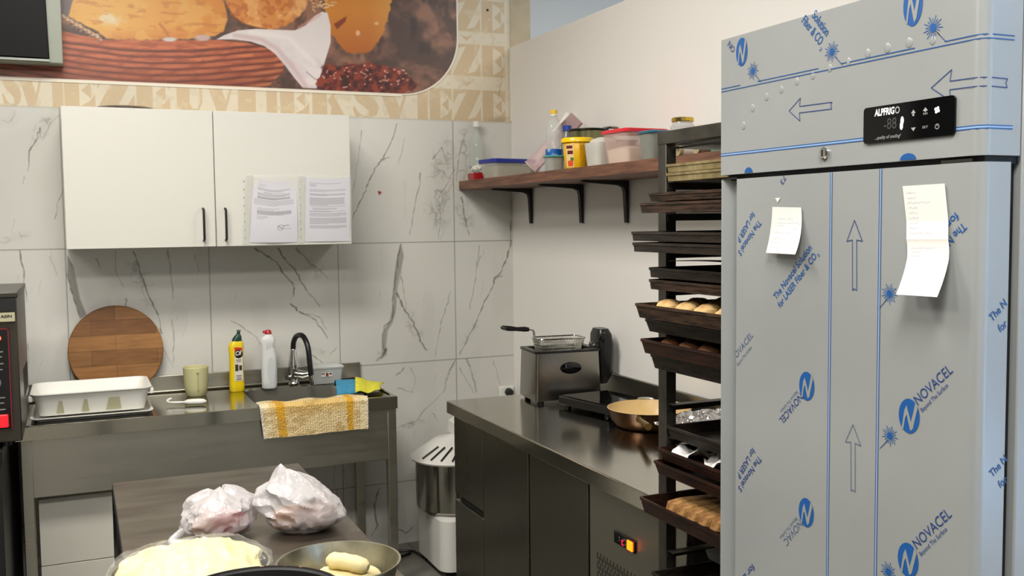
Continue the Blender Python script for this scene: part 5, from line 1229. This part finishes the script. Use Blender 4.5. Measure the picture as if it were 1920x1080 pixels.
# door with a grip channel along its far edge
def door_loops():
    L_ = [(-.873, YF-.002), (XF, YF-.002), (XF, YF-.0055), (XF+.021, YF-.016), (XF+.024, YF-.034), (XF+.004, YF-.0485), (XF, YF-.0505)]
    for k in range(15):
        a = k/14*PI/2; L_.append((XF+RC-RC*math.cos(a), YC-RC*math.sin(a)))
    L_.append((-.873, YN)); return L_
dr = obj('door', loft([[(x, y, z) for x, y in door_loops()] for z in (.16, 1.6885)]), film_mat, t, ang=25)
obj('channel_cap', box(XF+.0005, XF+.026, YF-.050, YF-.0025, 1.6886, 1.6915), black_pl, dr)
lk = obj('lock', tf(lathe([(.0105, 0), (.0105, .004), (.008, .006), (.003, .0062)], 0, 0, 28), lambda p: Vector((XF-p.z, -3.409+p.x, 1.7205+p.y))), chrome, t, label='round chrome lock')
obj('key_slot', box(XF-.0068, XF-.0063, -3.4105, -3.4075, 1.715, 1.726), black_matt, lk)
obj('hinge_pin', box(-.925, -.905, YN+.02, YN+.075, 1.6892, 1.694), chrome, t)

blue_ink = mat('blue_film_ink', (24, 86, 156), .45); navy = mat('navy_film_ink', (40, 66, 128), .45); pale_ink = mat('faded_blue_ink', (92, 108, 138), .5)
def fmap(S, e=.0007): return [wrap(p[1], p[2], e+max(0, XF-p[0])*0) for p in S[0]], S[1]
def ftext(s, p0, p1, h, side=False, flip=False, **k):
    a = unwrap(*p0, side); b = unwrap(*p1, side)
    d = Vector((0, b[0]-a[0], b[1]-a[1])); u = d.normalized()
    v = Vector((0, u.z, -u.y)) if True else None
    # up is 90 degrees counter-clockwise as seen from the front (reading right = -y)
    return fmap(text_shape(s, (XF, a[0], a[1]), u, v, d.length, h, **k))
def fpoly(pts, e=.0007): return fmap(([(XF, a, b) for a, b in pts], [tuple(range(len(pts)))]), e)
def fline(pts, w, e=.0007, closed=False):
    S = []
    P = pts+([pts[0]] if closed else [])
    for (a, b), (c, d) in zip(P, P[1:]):
        n = max(1, int(math.hypot(c-a, d-b)/.012)); L_ = math.hypot(c-a, d-b); nx, nz = -(d-b)/L_*w/2, (c-a)/L_*w/2
        V = []; Fc = []
        for i in range(n+1):
            f_ = i/n; y, z = a+(c-a)*f_, b+(d-b)*f_
            V += [(XF, y+nx, z+nz), (XF, y-nx, z-nz)]
            if i: Fc.append((2*i-2, 2*i-1, 2*i+1, 2*i))
        S.append((V, Fc))
    return fmap(join(*S), e)
def P_(name, S, m, par, **k): return obj(name, S, m, par, smooth=False, recalc=False, **k)
def n_logo(cy, cz, w, h, par):
    el = [(cy+w/2*math.cos(k*PI/24), cz+h/2*math.sin(k*PI/24)) for k in range(48)]
    o = P_('film_logo', fpoly(el), blue_ink, par)
    # swoosh letter left open in film colour (reading right is -y)
    N_ = [(-.34, -.40), (-.22, .14), (-.12, .30), (.02, .02), (.10, -.16), (.20, .10), (.30, .42), (.42, .30), (.33, .05), (.20, -.34), (.08, -.42), (-.02, -.18), (-.10, .04), (-.18, -.08), (-.26, -.42)]
    P_('logo_letter', fpoly([(cy-a*w, cz+b*h) for a, b in N_], .0011), mat('film_letter_grey', (160, 162, 158), .4, .2), o)
def burst(cy, cz, r, par):
    S = [fpoly([(cy+r*.36*math.cos(k*PI/8), cz+r*.36*math.sin(k*PI/8)) for k in range(16)])]
    for k in range(18):
        a = 2*PI*k/18+.1; q = r*(1 if k % 2 else .78); S.append(fline([(cy+r*.4*math.cos(a), cz+r*.4*math.sin(a)), (cy+q*math.cos(a), cz+q*math.sin(a))], .0011))
    P_('laser_burst_symbol', join(*S), blue_ink, par)
def arrow(tip, tail, hw, hl, sw, par, m=navy):
    (a, b), (c, d) = tip, tail; L_ = math.hypot(c-a, d-b); u = ((c-a)/L_, (d-b)/L_); n = (-u[1], u[0])
    q = lambda s, o: (a+u[0]*s+n[0]*o, b+u[1]*s+n[1]*o)
    P_('film_arrow', fline([q(0, 0), q(hl, hw), q(hl*.93, sw), q(L_, sw), q(L_-.003, 0), q(L_, -sw), q(hl*.93, -sw), q(hl, -hw)], .0013, closed=True), m, par)
U = unwrap
# header print
n_logo(-3.595, 1.926, .037, .062, hd); n_logo(-3.183, 1.923, .034, .052, hd)
burst(*U(1750, 52), .018, hd); burst(*U(1560, 97), .017, hd); burst(*U(1412, 133), .0165, hd)
for (x0_, y0_), (x1_, y1_) in (((1757, 60), (1774, 78)), ((1567, 107), (1580, 122)), ((1418, 142), (1427, 154))):
    P_('film_line', fline([U(x0_, y0_), U(x1_, y1_)], .001), navy, hd)
SE = YC-ARC-.040
for z_, a, b in ((1.8570, YF-.001, SE), (1.8625, YF-.001, -3.178), (1.8625, -3.23, -3.392), (1.8625, -3.445, -3.60), (1.8625, -3.655, SE), (1.7345, YF-.001, SE), (1.7385, YF-.001, SE)):
    P_('film_line', fline([(a, z_), (b, z_)], .0014), blue_ink, hd)
P_('film_line', fline([(YF-.001, 1.7365), (SE, 1.7365)], .0028, .0005), mat('pale_blue_film', (150, 180, 216), .4), hd)
P_('film_text', ftext('Solution', (1522, 31), (1549, 69), .0155, bold=.01), blue_ink, hd)
P_('film_text', ftext('Fiber & CO', (1503, 41), (1537, 86), .0155, bold=.01), blue_ink, hd)
P_('film_text', ftext('2', (1536, 93), (1539, 97), .006), blue_ink, hd)
P_('film_text', ftext('ON', (1379, 91), (1369, 76), .012), navy, hd)
arrow((-3.318, 1.800), (-3.425, 1.7975), .0195, .029, .0055, hd)
arrow((-3.632, 1.800), (-3.760, 1.797), .022, .036, .0060, hd)
P_('film_logo', fpoly([(-3.205+.012*math.cos(k*PI/12), 1.6985+.010*max(0, math.sin(k*PI/12))) for k in range(13)]), blue_ink, hd)
P_('film_logo', fpoly([(-3.590+.016*math.cos(k*PI/12), 1.6985+.010*max(0, math.sin(k*PI/12))) for k in range(13)]), blue_ink, hd)
for px, py, r_ in ((1394, 236, .0065), (1411, 203, .0065), (1437, 182, .0065), (1465, 168, .006), (1494, 153, .006), (1524, 142, .006), (1556, 128, .006), (1591, 116, .006), (1627, 100, .0065), (1664, 90, .007), (1705, 80, .007), (1749, 76, .006)):
    cy, cz = U(px, py)
    obj('film_bubble', tf(lathe([(r_, 0), (r_*.85, .0003), (r_*.45, .0007), (.0003, .0008)], 0, 0, 20), lambda p, cy=cy, cz=cz: Vector((XF-p.z, cy+p.x, cz+p.y*1.15))), film_mat, hd, ang=180)
# controller
kA, kB, kz0, kz1 = -3.5005, -3.678, 1.7285, 1.7845
cl_ = [( (kA+kB)/2+(a), (kz0+kz1)/2+b) for a, b, _ in rr(0, 0, 0, .1775, .056, .006)]
ct = obj('controller', loft([[(x, y, z) for y, z in cl_] for x in (XF-.0005, XF-.0035)]), black_gloss, hd, smooth=False)
def ctext(s, px0, px1, h, m, name='controller_text', **k):
    a = at(*px0, 'x', XF-.004); b = at(*px1, 'x', XF-.004); a = Vector(a); b = Vector(b); u = b-a
    P_(name, text_shape(s, (XF-.0040, a.y, a.z), (0, -1, 0), (0, 0, 1), abs(u.y), h, **k), m, ct)
lit_white = mat('white_panel_print', (235, 235, 235), .4, emis=(235, 235, 235), estr=.25); dimg = mat('dim_grey_digits', (62, 64, 66), .4)
ctext('ALPFRIG', (1639.5, 218), (1677, 213), .0105, lit_white, bold=.035, shear=.1)
ctext('O', (1678, 213), (1687, 212.5), .0105, mat('mid_grey_print', (170, 170, 170), .4), bold=.02)
ctext('...quality of cooling!', (1640, 262), (1689, 255), .0055, MATS['mid_grey_print'], shear=.35)
ctext('-88', (1657, 243), (1681, 240), .017, dimg, bold=.01)
ctext('SET', (1729, 241), (1740, 240), .0036, MATS['mid_grey_print'])
def cshape(name, pts, m): P_(name, ([(XF-.004, a, b) for a, b in pts], [tuple(range(len(pts)))]), m, ct)
def cpt(px, py): p = at(px, py, 'x', XF-.004); return float(p[1]), float(p[2])
for (cx_, cy_, ry_) in ((1691.5, 226, .0062), (1690, 236, .0058)):
    a, b = cpt(cx_, cy_); cshape('painted_glare', [(a+.0030*math.cos(k*PI/8), b+ry_*math.sin(k*PI/8)) for k in range(16)], mat('glare_white', (255, 255, 255), .4, emis=(255, 255, 255), estr=1.2))  # glowing white ovals imitate a lamp's glare on the display
for cx_, cy_, s_ in ((1712.5, 210.5, 1), (1712.5, 241, -1)):
    a, b = cpt(cx_, cy_); cshape('arrow_key_symbol', [(a-.0045, b-.0015*s_), (a, b+.004*s_), (a+.0045, b-.0015*s_)], MATS['mid_grey_print'])
    if s_ > 0: cshape('arrow_key_symbol', [(a-.0018, b-.002), (a+.0018, b-.002), (a+.0018, b-.0055), (a-.0018, b-.0055)], MATS['mid_grey_print'])
a, b = cpt(1735, 207); cshape('defrost_symbol', [(a-.0045, b), (a, b+.0045), (a+.0045, b), (a, b-.002)], MATS['mid_grey_print'])
for dx in (-.003, 0, .003): cshape('defrost_symbol', [(a+dx-.0007, b-.003), (a+dx+.0007, b-.003), (a+dx+.0007, b-.006), (a+dx-.0007, b-.006)], MATS['mid_grey_print'])
a, b = cpt(1757, 206)
for k in range(4):
    an = k*PI/2+.5; cshape('fan_symbol', [(a+.0030*math.cos(an)+.0024*math.cos(j*PI/6), b+.0030*math.sin(an)+.0024*math.sin(j*PI/6)) for j in range(12)], lit_white)
a, b = cpt(1757, 237)
P_('power_symbol', join(*[([(XF-.004, a+r1*math.cos(q), b+r1*math.sin(q)) for q, r1 in ((j*PI/8, .0040), ((j+1)*PI/8, .0040), ((j+1)*PI/8, .0030), (j*PI/8, .0030))], [(0, 1, 2, 3)]) for j in range(16)]), MATS['mid_grey_print'], ct)
cshape('power_symbol', [(a-.0005, b), (a+.0005, b), (a+.0005, b+.0035), (a-.0005, b+.0035)], MATS['mid_grey_print'])
# door print
for y_, y2 in ((-3.4235, -3.4275), (-3.5335, -3.5375)):
    for yy in (y_, y2): P_('film_line', fline([(yy, 1.688), (yy, .2)], .0014), navy, dr)
    P_('film_line', fline([((y_+y2)/2, 1.688), ((y_+y2)/2, .2)], .0026, .0005), MATS['pale_blue_film'], dr)
arrow((-3.480, 1.609), (-3.482, 1.496), .0175, .034, .0048, dr)
arrow((-3.482, 1.2775), (-3.484, 1.167), .0175, .032, .0048, dr, pale_ink)
arrow((-3.482, .95), (-3.484, .84), .0175, .032, .0048, dr)
NT = 'The Novacel Solution'; LT_ = 'for LASER Fiber & CO'
P_('film_text', ftext(NT, (1455.5, 562.7), (1523, 466), .0125, bold=.01), blue_ink, dr)
P_('film_text', ftext(LT_, (1463, 578), (1532, 482), .0125, bold=.01), blue_ink, dr); P_('film_text', ftext('2', (1535, 483), (1538, 478.5), .006), blue_ink, dr)
def rot_pair(x0_, y0_, h=.0125, m=blue_ink, s1='The Novacel S', s2='for LASER P', f=1):
    P_('film_text', ftext(s1, (x0_+12, y0_+15), (x0_-27, y0_+76), h, bold=.01), m, dr)
    P_('film_text', ftext(s2, (x0_, y0_), (x0_-29, y0_+52), h, bold=.01), m, dr)
rot_pair(1411, 396); rot_pair(1411, 838, m=navy); 
P_('film_text', ftext('for LAS', (1411, 1056), (1384, 1092), .0125, bold=.01), navy, dr)
P_('film_text', ftext('OVACEL', (1381, 672), (1413, 630), .0125), pale_ink, dr); P_('film_text', ftext('Beyond The Surface', (1384, 686), (1410, 652), .0058), pale_ink, dr)
P_('film_text', ftext('73', (1470, 328), (1463, 341), .010), navy, dr)
for cx_, cy_, w_, h_ in ((1513, 724, .0385, .050), (1512, 961, .0385, .051)):
    cy, cz = U(cx_, cy_); n_logo(cy, cz, w_, h_, dr)
    P_('film_text', ftext('NOVACEL' if cy_ < 800 else 'NOVAC', (cx_-13, cy_+12), (cx_-(52 if cy_ < 800 else 43), cy_+(62 if cy_ < 800 else 52)), .0135), navy if cy_ < 800 else pale_ink, dr)
    P_('film_text', ftext('Beyond The Surface', (cx_-19, cy_+8), (cx_-50, cy_+46), .0058), pale_ink, dr)
for cx_, cy_ in ((1705, 780), (1703, 1050)):
    cy, cz = U(cx_, cy_); n_logo(cy, cz, .041, .053, dr)
    P_('film_text', ftext('NOVACEL', (cx_+17, cy_-20), (cx_+83, cy_-83), .0155), navy, dr)
    P_('film_text', ftext('Beyond The Surface', (cx_+25, cy_-7), (cx_+74, cy_-56), .0068), navy, dr)
for px, py in ((1668, 551), (1669, 817), (1666, 1072)):
    cy, cz = U(px, py); burst(cy, cz, .0165, dr); P_('film_line', fline([(cy+.004, cz-.008), U(1650, py+26 if py < 600 else py+24)], .001), navy, dr)
P_('film_text', ftext('The N', (1806, 416), (1774, 450), .0125, bold=.01), blue_ink, dr); P_('film_text', ftext('for', (1792, 397), (1774, 417), .0125, bold=.01), blue_ink, dr)
for yo in (0, 292):
    P_('film_text', ftext('The N', (1860, 604+yo), (1888, 571+yo), .0125, side=True, bold=.01), blue_ink, dr)
    P_('film_text', ftext('for', (1875, 624+yo), (1889, 610+yo), .0125, side=True, bold=.01), blue_ink, dr)
# mirrored print inside the grip channel
for yy in (408, 860, 640):
    S = text_shape('R Fi', (XF+.0228, -3.138, float(at(1366, yy, 'x', XF)[2])), (0, .15, -1), (0, -1, -.15), .034, .010)
    P_('film_text', S, mat('dark_navy_ink', (22, 30, 60), .5), dr)

# notes on the fridge door
def note(name, pts, label, strokes, curl, fold, sd):
    A, B_ = [at(*p, 'x', XF-.0025) for p in pts[:2]]; Cc = at(*pts[2], 'x', XF-.0018-float(curl(1., 0.))); D = at(*pts[3], 'x', XF-.0018-float(curl(0., 0.)))
    def W_(Uu, V):
        def f(i): return (D[i]*(1-Uu)+Cc[i]*Uu)*(1-V)+(A[i]*(1-Uu)+B_[i]*Uu)*V
        c = curl(Uu, V)
        return XF-.0018-c, f(1), f(2)
    cv = Canvas(0, 1, 0, 1, 1/230., (232, 228, 224), W_)
    r = random.Random(sd)
    asp = float(np.hypot(*(A-D)[1:]))/float(np.hypot(*(B_-A)[1:]))
    cv.V = cv.V*asp
    for (x0_, x1_, v) in strokes:
        x = x0_; z = v*asp; pts_ = [(x, z)]
        while x < x1_:
            x += r.uniform(.008, .02); pts_.append((x, z+r.uniform(-.016, .016)+(.02 if r.random() < .12 else 0)))
        cv.line(pts_, .007, (150, 148, 168), .85, .007, uv=True)
    if fold: cv.blend(np.clip(1-np.abs(cv.V/asp-fold)/.008, 0, 1)*.4, (190, 186, 180))
    return cv.build(name, mat('note_paper', rough=.75, attr='paint'), None, label=label, cat='note')
note('paper_note', [(1448, 388), (1502, 389), (1491, 477), (1436, 474)], 'small square handwritten note stuck on the left half of the fridge door',
     [(.22, .46, .74), (.5, .7, .74), (.2, .5, .65), (.55, .95, .65), (.2, .42, .59), (.15, .42, .44), (.5, .68, .44), (.12, .5, .31), (.12, .42, .22), (.1, .45, .12), (.72, .9, .52), (.72, .9, .40), (.74, .9, .26), (.74, .92, .14)],
     lambda u, v: .0005+.022*(1-v)**2.2*(.5+.5*u), 0, 3)
st_ = []
for i in range(9): st_.append((.08, .30 if i not in (2, 8) else .62, .93-.047*i))
for i in range(9): st_.append((.10, .32 if i not in (0, 8) else .66, .42-.036*i))
st_ += [(.38, .62, .18), (.38, .6, .155), (.42, .62, .10), (.42, .64, .07), (.1, .36, .10), (.15, .36, .075)]
note('paper_note', [(1692, 349), (1771, 344), (1757, 557), (1680, 552)], 'long creased handwritten note stuck on the right half of the fridge door',
     st_, lambda u, v: .0005+np.where(v < .5, .036*((.5-v)/.5)**1.6, 0)+.004*np.clip(1-np.abs(v-.5)*6, 0, 1), .5, 8)
P_('torn_sticker', fpoly([U(1454, 371), U(1464, 371), U(1459, 380)], .0011), white_pl, dr)
